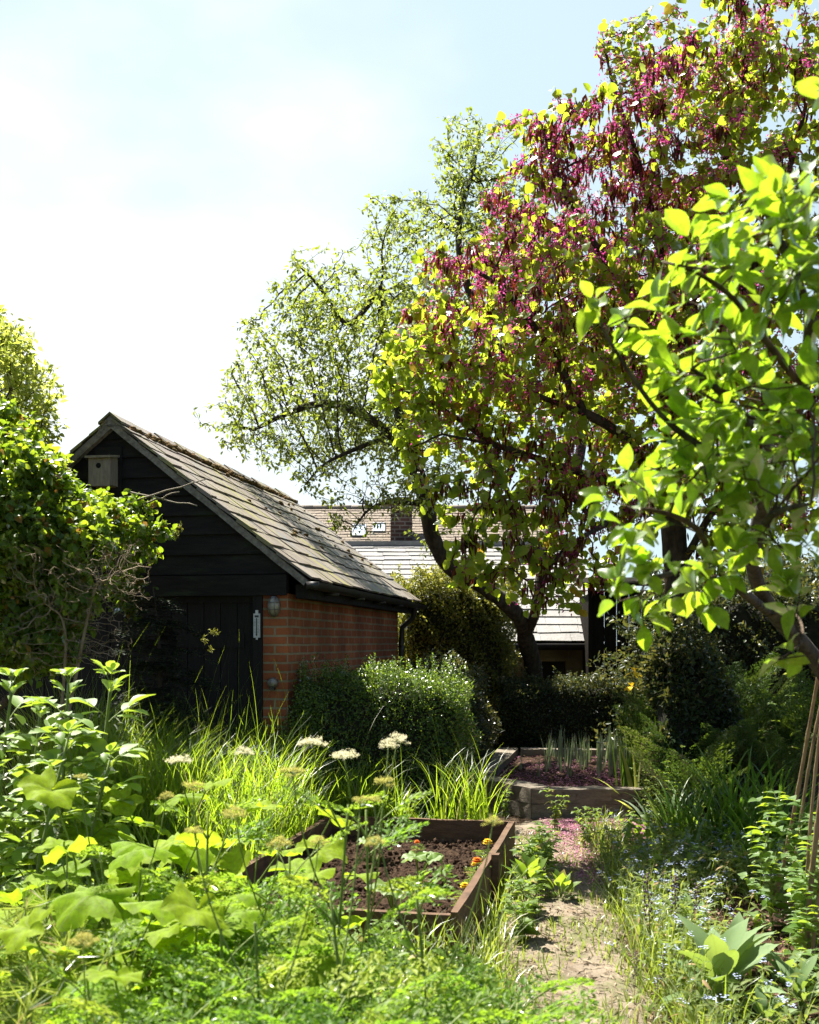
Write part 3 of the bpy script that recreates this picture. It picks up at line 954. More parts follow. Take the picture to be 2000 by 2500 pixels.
class Skel:
    def __init__(s, paths, step):
        """paths: list of (points, parent path index or None); first is the trunk"""
        s.pos, s.par = [], []
        ends = []
        for pts, at in paths:
            L_ = np.linalg.norm(np.diff(np.asarray(pts), axis=0), axis=1).sum()
            P = smooth_path(pts, max(3, int(L_ / step)))
            if at is None:
                prev = -1
            else:
                prev = int(np.argmin(np.linalg.norm(np.array(s.pos) - P[0], axis=1)))
                P = P[1:]
            for p in P:
                s.pos.append(p); s.par.append(prev); prev = len(s.pos) - 1
        s.step = step

    def grow(s, A, di, dk, iters, trop=(0, 0, 0), jit=.15, seed=1, lock=0):
        r = np.random.default_rng(seed)
        A = np.asarray(A)
        pos = np.array(s.pos); par = list(s.par)
        can = np.arange(len(pos)) >= lock
        # nearest node per attractor
        nd = np.full(len(A), 1e9); ni = np.zeros(len(A), int)
        idx = np.where(can)[0]
        for k in range(0, len(A), 2000):
            d = np.linalg.norm(A[k:k + 2000, None] - pos[None, idx], axis=2)
            nd[k:k + 2000] = d.min(1); ni[k:k + 2000] = idx[d.argmin(1)]
        alive = nd > dk
        kids = np.zeros(len(pos), int)
        for p in par:
            if p >= 0: kids[p] += 1
        for it in range(iters):
            act = alive & (nd < di)
            if not act.any(): break
            acc = np.zeros((len(pos), 3)); cnt = np.zeros(len(pos))
            d = nrm(A[act] - pos[ni[act]])
            np.add.at(acc, ni[act], d); np.add.at(cnt, ni[act], 1)
            src = np.where((cnt > 0) & (kids < 12))[0]
            if not len(src): break
            dirs = nrm(nrm(acc[src]) + np.array(trop) + r.normal(0, 1, (len(src), 3)) * (jit * (1 + .7 * np.maximum(kids[src] - 1, 0)))[:, None])
            new = pos[src] + dirs * s.step
            base = len(pos)
            kids[src] += 1
            pos = np.concatenate([pos, new]); par += list(src); kids = np.concatenate([kids, np.zeros(len(new), int)])
            ia = np.where(alive)[0]
            for k in range(0, len(ia), 2000):
                ii = ia[k:k + 2000]
                dd = np.linalg.norm(A[ii, None] - new[None], axis=2)
                m = dd.min(1); am = dd.argmin(1)
                b = m < nd[ii]
                nd[ii[b]] = m[b]; ni[ii[b]] = base + am[b]
            alive &= nd > dk
        s.pos = list(pos); s.par = par
        return s

    def finish(s, r_tip, r_trunk, e=2.3):
        s.P = np.array(s.pos); s.par = np.array(s.par); n = len(s.P)
        acc = np.zeros(n); kid = np.zeros(n, int)
        for p in s.par:
            if p >= 0: kid[p] += 1
        for i in range(n - 1, -1, -1):
            v = acc[i] if acc[i] > 0 else r_tip ** e
            acc[i] = v
            if s.par[i] >= 0: acc[s.par[i]] += v
        r = acc ** (1 / e)
        al = math.log(r_trunk / r_tip) / math.log(max(r[0], r_tip * 1.01) / r_tip)
        s.r = r_tip * (r / r_tip) ** al
        s.kid = kid
        s.main = np.full(n, -1)
        for i in range(n):
            p = s.par[i]
            if p >= 0 and (s.main[p] < 0 or s.r[i] > s.r[s.main[p]]): s.main[p] = i
        par_dir = s.P - s.P[np.maximum(s.par, 0)]
        s.d = nrm(par_dir + 1e-6)
        return s

    def tubes(s, mb, rmin=0.0, taper=True, wob=0.0, lo=0.0, hi=9.0):
        n = len(s.P)
        for i in range(n):
            p = s.par[i]
            if p >= 0 and s.main[p] == i: continue
            ch = [i]
            while s.main[ch[-1]] >= 0: ch.append(s.main[ch[-1]])
            pts = s.P[ch]; rr = s.r[ch].copy()
            if p >= 0:
                pts = np.concatenate([s.P[p][None], pts]); rr = np.concatenate([[min(rr[0] * 1.15, s.r[p])], rr])
            k = (rr >= lo) & (rr < hi)
            if rr[0] < lo or rr[0] >= hi or len(pts) < 2: continue
            if rr[0] > .03:
                rr = rr * (1 + wob * (rng.random(len(rr)) - .5))
            if rr[-1] < .03: rr[-1] *= .5
            mb.tube(pts, rr, 12 if rr[0] > .08 else 8 if rr[0] > .03 else 5 if rr[0] > .01 else 3, rng.random())
        return mb

    def sites(s, rmax, k, seed=3, along=True):
        """k leaf sites on every node thinner than rmax: positions, twig directions"""
        r = np.random.default_rng(seed)
        ii = np.where((s.r < rmax) & (s.par >= 0))[0]
        ii = np.repeat(ii, k)
        t = r.random((len(ii), 1))
        P = s.P[s.par[ii]] * (1 - t) + s.P[ii] * t
        return P, s.d[ii], ii


def bark_mat(name, c1, c2, moss=None):
    return pbr(name, c1, c2, 9, .9, (2.2, 2.2, .7), .7, 22, spec=.15, bdist=.03, extra=None if moss is None else [(moss, 4, .56, .72)])


M_bark_dark = bark_mat('dark_bark', (.030, .024, .019), (.085, .070, .055), (.075, .08, .035))
M_bark_grey = bark_mat('grey_bark', (.050, .042, .034), (.13, .11, .088), (.10, .10, .055))
M_bark_brown = bark_mat('brown_twigs', (.055, .036, .022), (.14, .10, .065))
M_judas = leaf_mat('judas_leaf', (.085, .145, .018), (.15, .20, .026), (.44, .62, .03), (.60, .70, .045), .58, .2, .42, hue=(.40, .28, .03))
M_pear = leaf_mat('pear_leaf', (.06, .10, .018), (.10, .14, .026), (.34, .46, .04), (.48, .54, .06), .48, .3, .4)
M_apple = leaf_mat('apple_leaf', (.07, .14, .014), (.11, .19, .018), (.36, .62, .02), (.54, .72, .035), .60, .35, .36, vein=.35, veinfreq=8, mottle=.22, mscale=60)
M_gold = leaf_mat('golden_leaf', (.16, .22, .03), (.27, .30, .06), (.52, .64, .07), (.70, .72, .15), .55, .2, .4)
M_vine = leaf_mat('vine_leaf', (.06, .12, .015), (.11, .18, .022), (.32, .52, .02), (.52, .62, .03), .52, .4, .36, hue=(.30, .16, .03))
M_yew = leaf_mat('conifer_needles', (.012, .026, .012), (.022, .040, .016), (.03, .06, .015), (.05, .09, .02), .25, .25, .5, hue=(.30, .30, .04))
M_box = leaf_mat('box_leaf', (.05, .11, .016), (.11, .17, .028), (.22, .40, .025), (.44, .56, .05), .46, .8, .30)
M_ever = leaf_mat('evergreen_leaf', (.018, .036, .012), (.035, .058, .018), (.09, .13, .02), (.30, .27, .05), .35, .5, .35)
M_privet = leaf_mat('privet_leaf', (.05, .075, .014), (.16, .16, .03), (.26, .32, .02), (.66, .60, .10), .42, .4, .35)
M_bloss = leaf_mat('magenta_blossom', (.30, .025, .13), (.50, .085, .27), (.52, .04, .22), (.70, .13, .40), .5, .1, .5)
M_pod = leaf_mat('seed_pod', (.040, .013, .010), (.075, .022, .014), (.16, .03, .012), (.24, .05, .015), .3, .3, .4)

T_heart, T_heart2 = heart_t(.35, .3), heart_t(.10, .55)
T_pear = leaf_t(4, .50, .3, .25)
T_dia = diamond_t(.55)
T_apple, T_apple2 = leaf_t(8, .62, .28, .22, .50, 5, .06, 1.0), leaf_t(8, .55, .40, .55, .47, 5, .10, 1.05)
T_pod = leaf_t(4, .20, .1, .15)


def leaf_dirs(d, N, droop=.3, out=.8, seed=0):
    r = np.random.default_rng(seed)
    v = d * .5 + r.normal(0, out, (N, 3)); v[:, 2] -= droop
    return nrm(v)


# --- old pear / apple behind the shed: gnarled trunk, one long limb curving up to the left
Dp = 13.0
sk = Skel([
    ([W(1318, 1880, 13.9), W(1312, 1760, 13.9), W(1304, 1640, 13.8), W(1284, 1560, 13.4), W(1262, 1500, 12.9), W(1180, 1432, 12.6), W(1100, 1385, 12.4), (W(1056, 1310, 12.2)), W(1042, 1235, 12.1),
      W(1012, 1140, 12.0), W(955, 1062, 11.9), W(885, 1010, 11.8)], None),
    ([W(1284, 1560, 13.4), W(1310, 1480, 12.8), W(1325, 1380, 12.8), W(1350, 1280, 13.0), W(1400, 1180, 13.2), W(1420, 1000, 13.2), W(1330, 800, 13.0), W(1240, 620, 12.8)], 0),
    ([W(1012, 1140, 12.0), W(960, 960, 12.2), W(935, 820, 12.3), W(930, 700, 12.4)], 0),
    ([W(955, 1062, 11.9), W(860, 1100, 11.5), W(790, 1135, 11.3), W(740, 1190, 11.2)], 0),
    ([W(885, 1010, 11.8), W(790, 985, 11.9), W(700, 1010, 11.9), W(620, 1050, 11.9)], 0),
    ([W(1042, 1235, 12.1), W(960, 1225, 11.8), W(900, 1245, 11.6), W(860, 1300, 11.5)], 0),
    ([W(930, 700, 12.4), W(850, 790, 12.2), W(780, 700, 12.1), W(710, 630, 12.0)], 0),
    ([W(1420, 1000, 13.2), W(1260, 900, 12.7), W(1150, 720, 12.5), W(1120, 560, 12.5), W(1160, 400, 12.6)], 0),
], .085)
lock = 13
A = ell_points([(900, 900, 270, 190, 12.0, 1.5), (720, 1010, 180, 165, 11.8, 1.1), (640, 960, 100, 110, 11.8, .8), (1080, 640, 160, 160, 12.4, 1.2), (1230, 500, 160, 190, 12.6, 1.1), (880, 690, 110, 80, 12.1, .8),
                (1010, 1180, 140, 120, 11.9, .9), (880, 1240, 110, 90, 11.6, .8), (820, 1180, 90, 70, 11.5, .8), (1120, 380, 80, 90, 12.6, .7), (1060, 920, 250, 220, 12.4, 1.3), (600, 1080, 70, 60, 11.8, .6), (1050, 1310, 80, 60, 12, .6),
                (980, 780, 160, 120, 12.2, 1.1), (1150, 500, 120, 110, 12.5, .9), (770, 770, 140, 120, 12.1, .9), (660, 880, 110, 100, 11.9, .7), (980, 560, 110, 90, 12.2, .7), (850, 1000, 220, 160, 12.0, 1.0)],
               300, .42, .7, 2)
# long whippy shoots standing clear of the crown
extra = []
for (x0, y0, x1, y1) in [(930, 690, 700, 612), (700, 620, 790, 600), (780, 800, 610, 770), (620, 985, 470, 995), (1010, 620, 900, 565), (1190, 420, 1085, 300), (1140, 330, 1160, 280), (600, 1060, 500, 1060), (1100, 520, 1010, 470), (660, 900, 600, 880), (840, 640, 800, 600)]:
    for t in np.linspace(0, 1, 12):
        extra.append(W(x0 + (x1 - x0) * t, y0 + (y1 - y0) * t, 12.0) + rng.normal(0, .02, 3))
sk.grow(np.concatenate([A, np.array(extra)]), 1.5, .085, 120, (0, 0, .05), .14, 4, lock)
sk.finish(.0026, .115, 2.25)
base = W(1318, 1880, 13.9); base[2] = 0
sk.P[0, 2] = 0
pear = thing('pear_tree', 'gnarled old tree with a long curving limb and sparse small leaves', 'tree', tuple(base))
m = MB(); sk.tubes(m, wob=.12, lo=.035); m.build('trunk', M_bark_dark, pear, origin=base)
m = MB(); sk.tubes(m, hi=.035); m.build('branches', M_bark_dark, pear, origin=base)
P, d, ii = sk.sites(.008, 5, 5)
keep = np.sin(P[:, 0] * 3.1) * np.sin(P[:, 2] * 2.7 + P[:, 1]) + rng.random(len(P)) * 1.3 > .15
P, d = P[keep], d[keep]
v = leaf_dirs(d, len(P), .35, .8, 6)
m = MB(); m.scatter(T_pear, P + rng.normal(0, .025, P.shape), frames(v, None, .044 + .026 * rng.random(len(P)), .7))
m.build('crown', M_pear, pear, origin=base)
NLEAF = len(P)

# --- Judas tree on the right: magenta blossom along the boughs, round leaves, hanging pods
sk = Skel([
    ([W(1655, 1960, 9.3), W(1650, 1760, 9.3), W(1662, 1560, 9.2), W(1650, 1380, 9.2), W(1640, 1200, 9.1), W(1640, 1060, 9.0), W(1665, 900, 8.9), W(1700, 700, 8.7), W(1750, 480, 8.5), W(1800, 250, 8.4), W(1850, 40, 8.3)], None),
    ([W(1640, 1200, 9.1), W(1540, 1185, 8.7), W(1420, 1155, 8.4), W(1300, 1115, 8.2), W(1200, 1085, 8.1), W(1080, 1060, 8.0)], 0),
    ([W(1645, 1290, 9.15), W(1560, 1110, 8.8), W(1500, 1050, 8.5), W(1430, 1010, 8.3), W(1300, 960, 8.1), W(1160, 890, 8.0), W(1000, 850, 8.0)], 0),
    ([W(1640, 1080, 9.0), W(1590, 860, 8.6), W(1520, 700, 8.4), W(1430, 560, 8.2), W(1360, 420, 8.1), W(1320, 300, 8.1)], 0),
    ([W(1640, 1060, 9.0), W(1580, 780, 8.9), W(1500, 640, 8.9), W(1380, 560, 8.9), W(1260, 500, 8.9), W(1180, 470, 8.8)], 0),
    ([W(1665, 900, 8.9), W(1610, 600, 8.5), W(1560, 400, 8.3), W(1500, 220, 8.2), W(1470, 80, 8.2)], 0),
    ([W(1640, 1200, 9.1), W(1560, 1230, 8.6), W(1460, 1290, 8.2), W(1380, 1340, 8.0), W(1320, 1420, 7.9)], 0),
    ([W(1665, 900, 8.9), W(1780, 760, 8.6), W(1880, 560, 8.4), W(1950, 330, 8.3), W(1990, 150, 8.2)], 0),
    ([W(1655, 1400, 9.2), W(1740, 1250, 8.9), W(1850, 1120, 8.7), W(1980, 1000, 8.5)], 0),
    ([W(1430, 1010, 8.3), W(1320, 820, 8.0), W(1220, 700, 7.9), W(1120, 640, 7.9)], 0),
    ([W(1200, 1085, 8.1), W(1100, 1010, 8.0), W(1000, 960, 7.9), W(930, 930, 7.9)], 0),
    ([W(1460, 1290, 8.2), W(1400, 1220, 8.1), W(1300, 1200, 8.0), W(1180, 1230, 7.9)], 0),
], .085)
A = ell_points([(1480, 760, 330, 260, 8.3, 1.2), (1800, 420, 260, 330, 8.3, 1.1), (1180, 860, 240, 170, 8.0, .9), (1290, 1180, 230, 120, 8.0, .7), (1330, 1370, 130, 150, 7.9, .45), (1300, 560, 170, 170, 8.3, .9),
                (1600, 330, 200, 200, 8.2, .9), (1420, 340, 130, 130, 8.1, .6), (1460, 110, 26, 90, 8.1, .15), (1400, 190, 30, 50, 8.1, .15), (1700, 140, 180, 130, 8.2, .8), (1900, 100, 180, 150, 8.2, .8), (980, 880, 90, 60, 7.9, .4),
                (1060, 1060, 110, 90, 7.9, .5), (1120, 1330, 60, 70, 7.9, .3), (1650, 1000, 260, 150, 8.6, .8), (1900, 900, 200, 250, 8.5, .9), (1250, 320, 60, 60, 8.2, .25), (1340, 250, 50, 60, 8.1, .2), (1120, 690, 130, 110, 8.0, .6), (1240, 1020, 200, 110, 8.0, .6), (1060, 960, 170, 120, 7.9, .5), (1120, 1180, 130, 110, 7.9, .45), (1220, 1330, 110, 120, 7.85, .4), (1320, 1480, 70, 60, 7.85, .25), (1180, 760, 170, 120, 8.0, .6), (1110, 1400, 50, 50, 7.85, .2), (1380, 1060, 180, 130, 10.3, .6), (1500, 880, 180, 150, 10.5, .7), (1680, 780, 180, 180, 10.6, .7), (1440, 1270, 190, 110, 8.3, .5), (1480, 1400, 120, 70, 8.3, .35), (1560, 1180, 150, 110, 8.6, .5), (1840, 1180, 210, 170, 8.9, .7), (1760, 1340, 140, 90, 8.8, .5)],
               200, .62, .5, 8)
sk.grow(A, 1.2, .085, 110, (0, 0, .10), .16, 9, 18)
sk.finish(.0030, .115, 2.2)
base = W(1655, 1960, 9.3); base[2] = 0; sk.P[0, 2] = 0
judas = thing('judas_tree', 'flowering tree with magenta blossom and round yellow green leaves', 'tree', tuple(base))
m = MB(); sk.tubes(m, wob=.10, lo=.03); m.build('trunk', M_bark_dark, judas, origin=base)
m = MB(); sk.tubes(m, hi=.03); m.build('branches', M_bark_dark, judas, origin=base)
P, d, ii = sk.sites(.008, 7, 10)
# leaf-rich shoots outside and low left, blossom-rich boughs inside
def judas_field(P):
    f = np.sin(P[:, 0] * 2.3 + 1.0) * np.sin(P[:, 2] * 1.9) + .7 * np.sin(P[:, 0] * 1.1 - P[:, 1] * 2.2 + P[:, 2] * 1.3)
    f = .55 * f + 1.3 * np.exp(-((P[:, 0] - 1.4) / 1.2) ** 2 - ((P[:, 2] - 5.2) / .95) ** 2) + .6 * np.exp(-((P[:, 0] - 2.6) / .7) ** 2 - ((P[:, 2] - 6.0) / .8) ** 2) - .35
    return f - 1.1 * np.exp(-((P[:, 0] + .15) / .6) ** 2 - ((P[:, 2] - 3.9) / .9) ** 2)
fld = judas_field(P)
lf = rng.random(len(P)) < np.clip(.50 - .26 * fld, .14, 1)
Pl = P[lf]; v = leaf_dirs(d[lf], len(Pl), .55, .7, 11)
up = np.stack([rng.normal(0, .6, len(Pl)), rng.normal(-.5, .6, len(Pl)), np.full(len(Pl), .8)], -1)
hh_ = len(Pl) // 2
FR = frames(v, up, .041 + .032 * rng.random(len(Pl)), .6)
Pq = Pl + v * .03 + rng.normal(0, .03, Pl.shape)
m = MB(); m.scatter(T_heart, Pq[:hh_], FR[:hh_]); m.scatter(T_heart2, Pq[hh_:], FR[hh_:])
m.build('crown', M_judas, judas, origin=base)
# blossom: dense little clusters hugging the older twigs, hanging in strings
P, d, ii = sk.sites(.030, 3, 12)
fld = judas_field(P)
bk = rng.random(len(P)) < np.clip(.70 + .45 * fld, .08, 1)
Pb = P[bk]
k = 9
Pb2 = np.repeat(Pb, k, 0) + rng.normal(0, .024, (len(Pb) * k, 3)) + np.stack([np.zeros(len(Pb) * k), np.zeros(len(Pb) * k), -.07 * rng.random(len(Pb) * k)], -1)
v = nrm(rng.normal(0, 1, Pb2.shape) + (0, 0, -.5))
m = MB(); m.scatter(T_dia, Pb2, frames(v, None, .017 + .013 * rng.random(len(Pb2)), 1.0), np.repeat(rng.random(len(Pb)), k) * .6 + rng.random(len(Pb2)) * .4)
m.build('blossom', M_bloss, judas, origin=base)
# pods: flat dark red brown, hanging in bunches
bk = rng.random(len(P)) < np.clip(.05 + .06 * fld + .10 * np.clip(3.6 - P[:, 2], 0, 1), .008, .25)
Pp = np.repeat(P[bk], 8, 0)
Pp = Pp + rng.normal(0, .035, Pp.shape)
v = nrm(np.array([0, 0, -1.0]) + rng.normal(0, .22, Pp.shape))
m = MB(); m.scatter(T_pod, Pp, frames(v, (0, -1, 0), .075 + .04 * rng.random(len(Pp)), .8))
m.build('seed_pods', M_pod, judas, origin=base)

# --- apple tree close on the right, its leafy boughs reach towards the camera
sk = Skel([
    ([W(2170, 2150, 5.6), W(2110, 1850, 5.5), W(2010, 1640, 5.2), W(1895, 1500, 4.9), W(1840, 1390, 4.5), W(1860, 1250, 4.0), W(1900, 1120, 3.4), W(1960, 950, 2.9), W(1980, 780, 2.6)], None),
    ([W(1885, 1500, 4.9), W(1810, 1440, 4.2), W(1790, 1380, 3.4), W(1740, 1370, 2.9), W(1640, 1400, 2.6), W(1560, 1420, 2.45)], 0),
    ([W(1860, 1250, 4.0), W(1830, 1160, 3.2), W(1740, 1110, 2.75), W(1620, 1020, 2.55), W(1530, 900, 2.45), W(1470, 800, 2.4), W(1450, 745, 2.38)], 0),
    ([W(1960, 950, 2.9), W(1860, 820, 2.6), W(1780, 720, 2.45), W(1690, 660, 2.4), W(1620, 640, 2.35)], 0),
    ([W(1980, 780, 2.6), W(1930, 640, 2.4), W(1880, 540, 2.35), W(1860, 450, 2.3)], 0),
    ([W(1900, 1120, 3.4), W(1840, 1050, 2.8), W(1760, 960, 2.6), W(1690, 900, 2.5)], 0),
    ([W(1790, 1380, 3.4), W(1850, 1300, 2.8), W(1900, 1250, 2.5), W(1980, 1230, 2.35)], 0),
    ([W(1885, 1500, 4.9), W(1940, 1500, 3.6), W(1960, 1560, 2.7), W(1900, 1610, 2.45)], 0),
    ([W(1740, 1370, 2.9), W(1700, 1290, 2.6), W(1620, 1250, 2.5), W(1540, 1240, 2.45)], 0),
    ([W(1980, 780, 2.6), W(2030, 560, 2.3), W(2050, 380, 2.15), W(2030, 250, 2.05)], 0),
], .055)
A = ell_points([(1800, 640, 170, 130, 2.4, .28), (1880, 500, 110, 100, 2.35, .22), (1900, 850, 150, 160, 2.55, .3), (1700, 900, 110, 110, 2.5, .22), (1560, 800, 70, 70, 2.42, .14), (1840, 1060, 170, 110, 2.6, .3),
                (1700, 1180, 190, 90, 2.6, .25), (1560, 1290, 70, 55, 2.45, .12), (1600, 1440, 110, 90, 2.48, .16), (1720, 1400, 100, 70, 2.7, .2), (1900, 1220, 120, 90, 2.5, .22), (1940, 1600, 65, 55, 2.45, .12), (1940, 1420, 60, 50, 2.6, .15),
                (1660, 620, 60, 45, 2.38, .12), (2030, 260, 35, 60, 2.05, .06), (1960, 1000, 80, 100, 2.5, .25), (1900, 1340, 110, 70, 2.7, .2), (1960, 1130, 90, 80, 2.6, .2), (1500, 1180, 60, 40, 2.5, .1), (1980, 700, 60, 160, 2.4, .3)],
               3000, .15, .3, 15)
sk.grow(A, .34, .048, 60, (0, 0, .06), .16, 16, 30)
sk.finish(.0024, .042, 2.3)
base = W(2170, 2150, 5.6); base[2] = 0; sk.P[0, 2] = 0
apple = thing('apple_tree', 'apple tree with large bright pointed leaves hanging close at the right', 'tree', tuple(base))
m = MB(); sk.tubes(m, wob=.08, lo=.016); m.build('trunk', M_bark_grey, apple, origin=base)
m = MB(); sk.tubes(m, hi=.016); m.build('branches', M_bark_brown, apple, origin=base)
ii = np.where((sk.r < .0042) & (sk.par >= 0))[0]
tips = np.where((sk.kid == 0))[0]
P1 = np.concatenate([np.repeat(sk.P[ii], 1, 0), np.repeat(sk.P[tips], 4, 0)]); d1 = np.concatenate([sk.d[ii], np.repeat(sk.d[tips], 4, 0)])
v = nrm(d1 * .55 + rng.normal(0, .60, P1.shape) + (-.12, 0, .10))
up = np.stack([rng.normal(-.25, .35, len(P1)), rng.normal(.1, .35, len(P1)), np.ones(len(P1))], -1)
FR = frames(v, up, .045 + .038 * rng.random(len(P1)), .28); pk = rng.random(len(P1)) < .6
m = MB(); m.scatter(T_apple, (P1 + v * .018)[pk], FR[pk]); m.scatter(T_apple2, (P1 + v * .018)[~pk], FR[~pk])
for a_, b_ in zip(P1[::1], v): m.tube(np.array([a_, a_ + b_ * .02]), .0012, 3, cap=False)
m.build('crown', M_apple, apple, origin=base)
NAPPLE = len(P1)


# ------------------------------------------------------------------ shrubs on the left
def shrub(name, label, cat, basepx, trunks, ells, dens, step, di, dk, rt, rtr, mat, T, lsz, per, rmax, seed, bark, droop=.3, gap=.2, gsc=.6, upv=None, leafname='foliage', lock=3, core=None):
    b = np.array(basepx, float)
    sk = Skel([(tr, None if i == 0 else 0) for i, tr in enumerate(trunks)], step)
    sk.grow(ell_points(ells, dens, gap, gsc, seed), di, dk, 70, (0, 0, .06), .2, seed, lock)
    sk.finish(rt, rtr, 2.2)
    o = thing(name, label, cat, tuple(b))
    m = MB(); sk.tubes(m); m.build('stems', bark, o, origin=b)
    P, d, ii = sk.sites(rmax, per, seed + 1)
    v = leaf_dirs(d, len(P), droop, .8, seed + 2)
    m = MB(); m.scatter(T, P + rng.normal(0, lsz * .5, P.shape), frames(v, upv, lsz * (.65 + .7 * rng.random(len(P))), .6))
    if core is not None: m.merge(core)
    m.build(leafname, mat, o, origin=b)
    return o, sk


b = np.array([-4.5, 9.0, 0.0])
shrub('golden_shrub', 'tall golden yellow shrub rising above the climber by the shed', 'shrub', b,
      [[b, b + (0, 0, 1.2), b + (.1, -.1, 2.4), b + (.3, -.3, 3.6)], [b + (0, 0, 1.2), b + (.5, -.5, 2.2), b + (1.0, -.8, 3.0)], [b + (0, 0, 1.2), b + (-.6, -.4, 2.4), b + (-.8, -.6, 3.4)]],
      [(10, 950, 115, 170, 8.3, .7), (-90, 900, 150, 230, 8.4, .8), (85, 1010, 75, 100, 8.2, .4), (-30, 1150, 180, 140, 8.3, .7), (0, 830, 40, 70, 8.3, .3), (130, 950, 35, 25, 8.1, .15), (60, 900, 50, 50, 8.2, .3), (20, 1060, 110, 80, 8.3, .5), (30, 840, 50, 70, 8.2, .3)],
      600, .06, .5, .06, .0026, .05, M_gold, T_pear, .055, 7, .0065, 21, M_bark_brown)
b = np.array([-3.1, 6.9, 0.0])
T_vine = leaf_t(5, .78, .2, .3, .36, 3, .12, 1.0, .3)
shrub('climber', 'mass of bright green climber smothering the left end of the shed', 'climbing plant', b,
      [[b, b + (.1, 0, .9), b + (.2, .2, 1.8), b + (.4, .5, 2.6)], [b + (.1, 0, .9), b + (.7, .1, 1.6), b + (1.0, .5, 2.2)], [b + (.1, 0, .9), b + (-.5, 0, 1.7), b + (-.4, .2, 2.7)]],
      [(60, 1180, 120, 110, 7.0, .6), (-10, 1060, 90, 90, 7.4, .5), (150, 1250, 110, 80, 7.1, .5), (250, 1270, 90, 75, 7.5, .4), (330, 1235, 60, 35, 7.95, .2), (365, 1300, 50, 55, 7.9, .22), (30, 1330, 150, 150, 6.8, .6), (170, 1350, 120, 120, 6.8, .4), (-60, 1250, 130, 220, 6.9, .6),
       (60, 1100, 60, 60, 7.1, .4), (150, 1470, 110, 90, 6.7, .3), (30, 1500, 120, 110, 6.7, .4), (285, 1350, 55, 60, 7.7, .2), (100, 1590, 120, 70, 6.7, .3), (320, 1330, 70, 60, 8.15, .18), (310, 1440, 60, 80, 8.3, .15)],
      1300, .05, .45, .05, .0022, .04, M_vine, T_vine, .052, 8, .007, 31, M_bark_brown, gap=.1)
# brown dead twigs in front of the climber
b = np.array([-2.35, 6.6, 0.0])
sk = Skel([([b, b + (.05, .02, .6), W(220, 1480, 6.6), W(250, 1420, 6.5)], None), ([b + (.05, .02, .6), W(160, 1560, 6.5), W(120, 1480, 6.5)], 0)], .04)
sk.grow(ell_points([(270, 1400, 110, 75, 6.5, .3), (180, 1450, 120, 90, 6.5, .3), (330, 1440, 50, 60, 6.6, .2), (120, 1550, 120, 80, 6.5, .3), (240, 1560, 90, 80, 6.5, .3), (300, 1350, 70, 50, 6.5, .2), (90, 1400, 100, 90, 6.3, .15)], 3200), .4, .028, 90, (0, 0, .02), .22, 41, 3)
sk.finish(.0013, .014, 2.0)
dead = thing('dead_bush', 'tangled brown bare twigs in front of the climber', 'bush', tuple(b))
M_twig = pbr('dry_twigs', (.16, .115, .07), (.32, .25, .17), 9, .9, None, .2)
m = MB(); sk.tubes(m); m.build('twigs', M_twig, dead, origin=b)
# grey sticks poking out across the gable
for k, (p, q, lab) in enumerate([((355, 1215, 7.9), (507, 1172, 7.7), 'long thin grey stick poking up across the shed verge'), ((372, 1222, 7.9), (436, 1199, 7.7), 'short grey stick poking out below the long stick'),
                                  ((365, 1213, 7.9), (483, 1238, 7.7), 'grey stick slanting down across the dark gable boards')]):
    a_, b_ = W(*p), W(*q)
    t = np.linspace(0, 1, 8)[:, None]
    pts = a_ - (b_ - a_) * .5 + (b_ - a_) * 1.5 * t + rng.normal(0, .006, (8, 3))
    m = MB(); m.tube(pts, np.linspace(.009, .004, 8), 6)
    tag(m.build('stick', M_boxwood, origin=pts[0]), lab, 'stick')

# dark conifer beside the door
b = np.array(W(400, 1700, 8.15)); b[2] = 0
con = thing('conifer', 'dark feathery conifer standing in front of the shed door', 'conifer', tuple(b))
m = MB(); m.tube([b, b + (0, 0, .8), b + (-.05, 0, 1.7), b + (-.1, .05, 2.05)], [.035, .03, .015, .004], 8)
T_spray = []
nd = MB()
for k in range(210):
    h = .05 + 1.9 * rng.random() ** .9
    ln = (.80 - .27 * h) * (.6 + .5 * rng.random())
    az = rng.random() * 6.283
    if math.sin(az) > .3: ln *= .5
    t = np.linspace(0, 1, 8)
    st = b + np.array([-.03 * h, 0, h])
    P = st + np.stack([np.cos(az) * ln * t, np.sin(az) * ln * t, .12 * t - .20 * t ** 2 + 0 * t], -1)
    m.tube(P, np.linspace(.006, .0015, 8), 3)
    for q in range(int(60 * ln) + 10):
        tt_ = .12 + .88 * rng.random(); pp = st + np.array([np.cos(az) * ln * tt_, np.sin(az) * ln * tt_, .12 * tt_ - .2 * tt_ ** 2])
        s_ = 1 if rng.random() < .5 else -1
        dd = np.array([np.cos(az) * .6 - s_ * np.sin(az), np.sin(az) * .6 + s_ * np.cos(az), -.12])
        T_spray.append((pp, dd, .10 * (1.1 - .5 * tt_)))
m.build('trunk', M_bark_dark, con, origin=b)
Ps = np.array([x[0] for x in T_spray]); Ds = nrm(np.array([x[1] for x in T_spray]) + rng.normal(0, .15, (len(T_spray), 3))); Ls = np.array([x[2] for x in T_spray])
# each spray is a short comb of needles
k = 9
tk = np.tile(np.linspace(.1, 1, k), len(Ps)); sgn = np.tile([1, -1] * 4 + [1], len(Ps))
Pn = np.repeat(Ps, k, 0) + np.repeat(Ds * Ls[:, None], k, 0) * tk[:, None]
side = nrm(np.cross(np.repeat(Ds, k, 0), (0, 0, 1.0)))
Dn = nrm(np.repeat(Ds, k, 0) * .8 + side * sgn[:, None] * .8)
nd.scatter(diamond_t(.22, .02), Pn, frames(Dn, None, .03 + .012 * rng.random(len(Pn)), .2), np.repeat(np.clip(rng.random(len(Ps)), 0, .92), k))
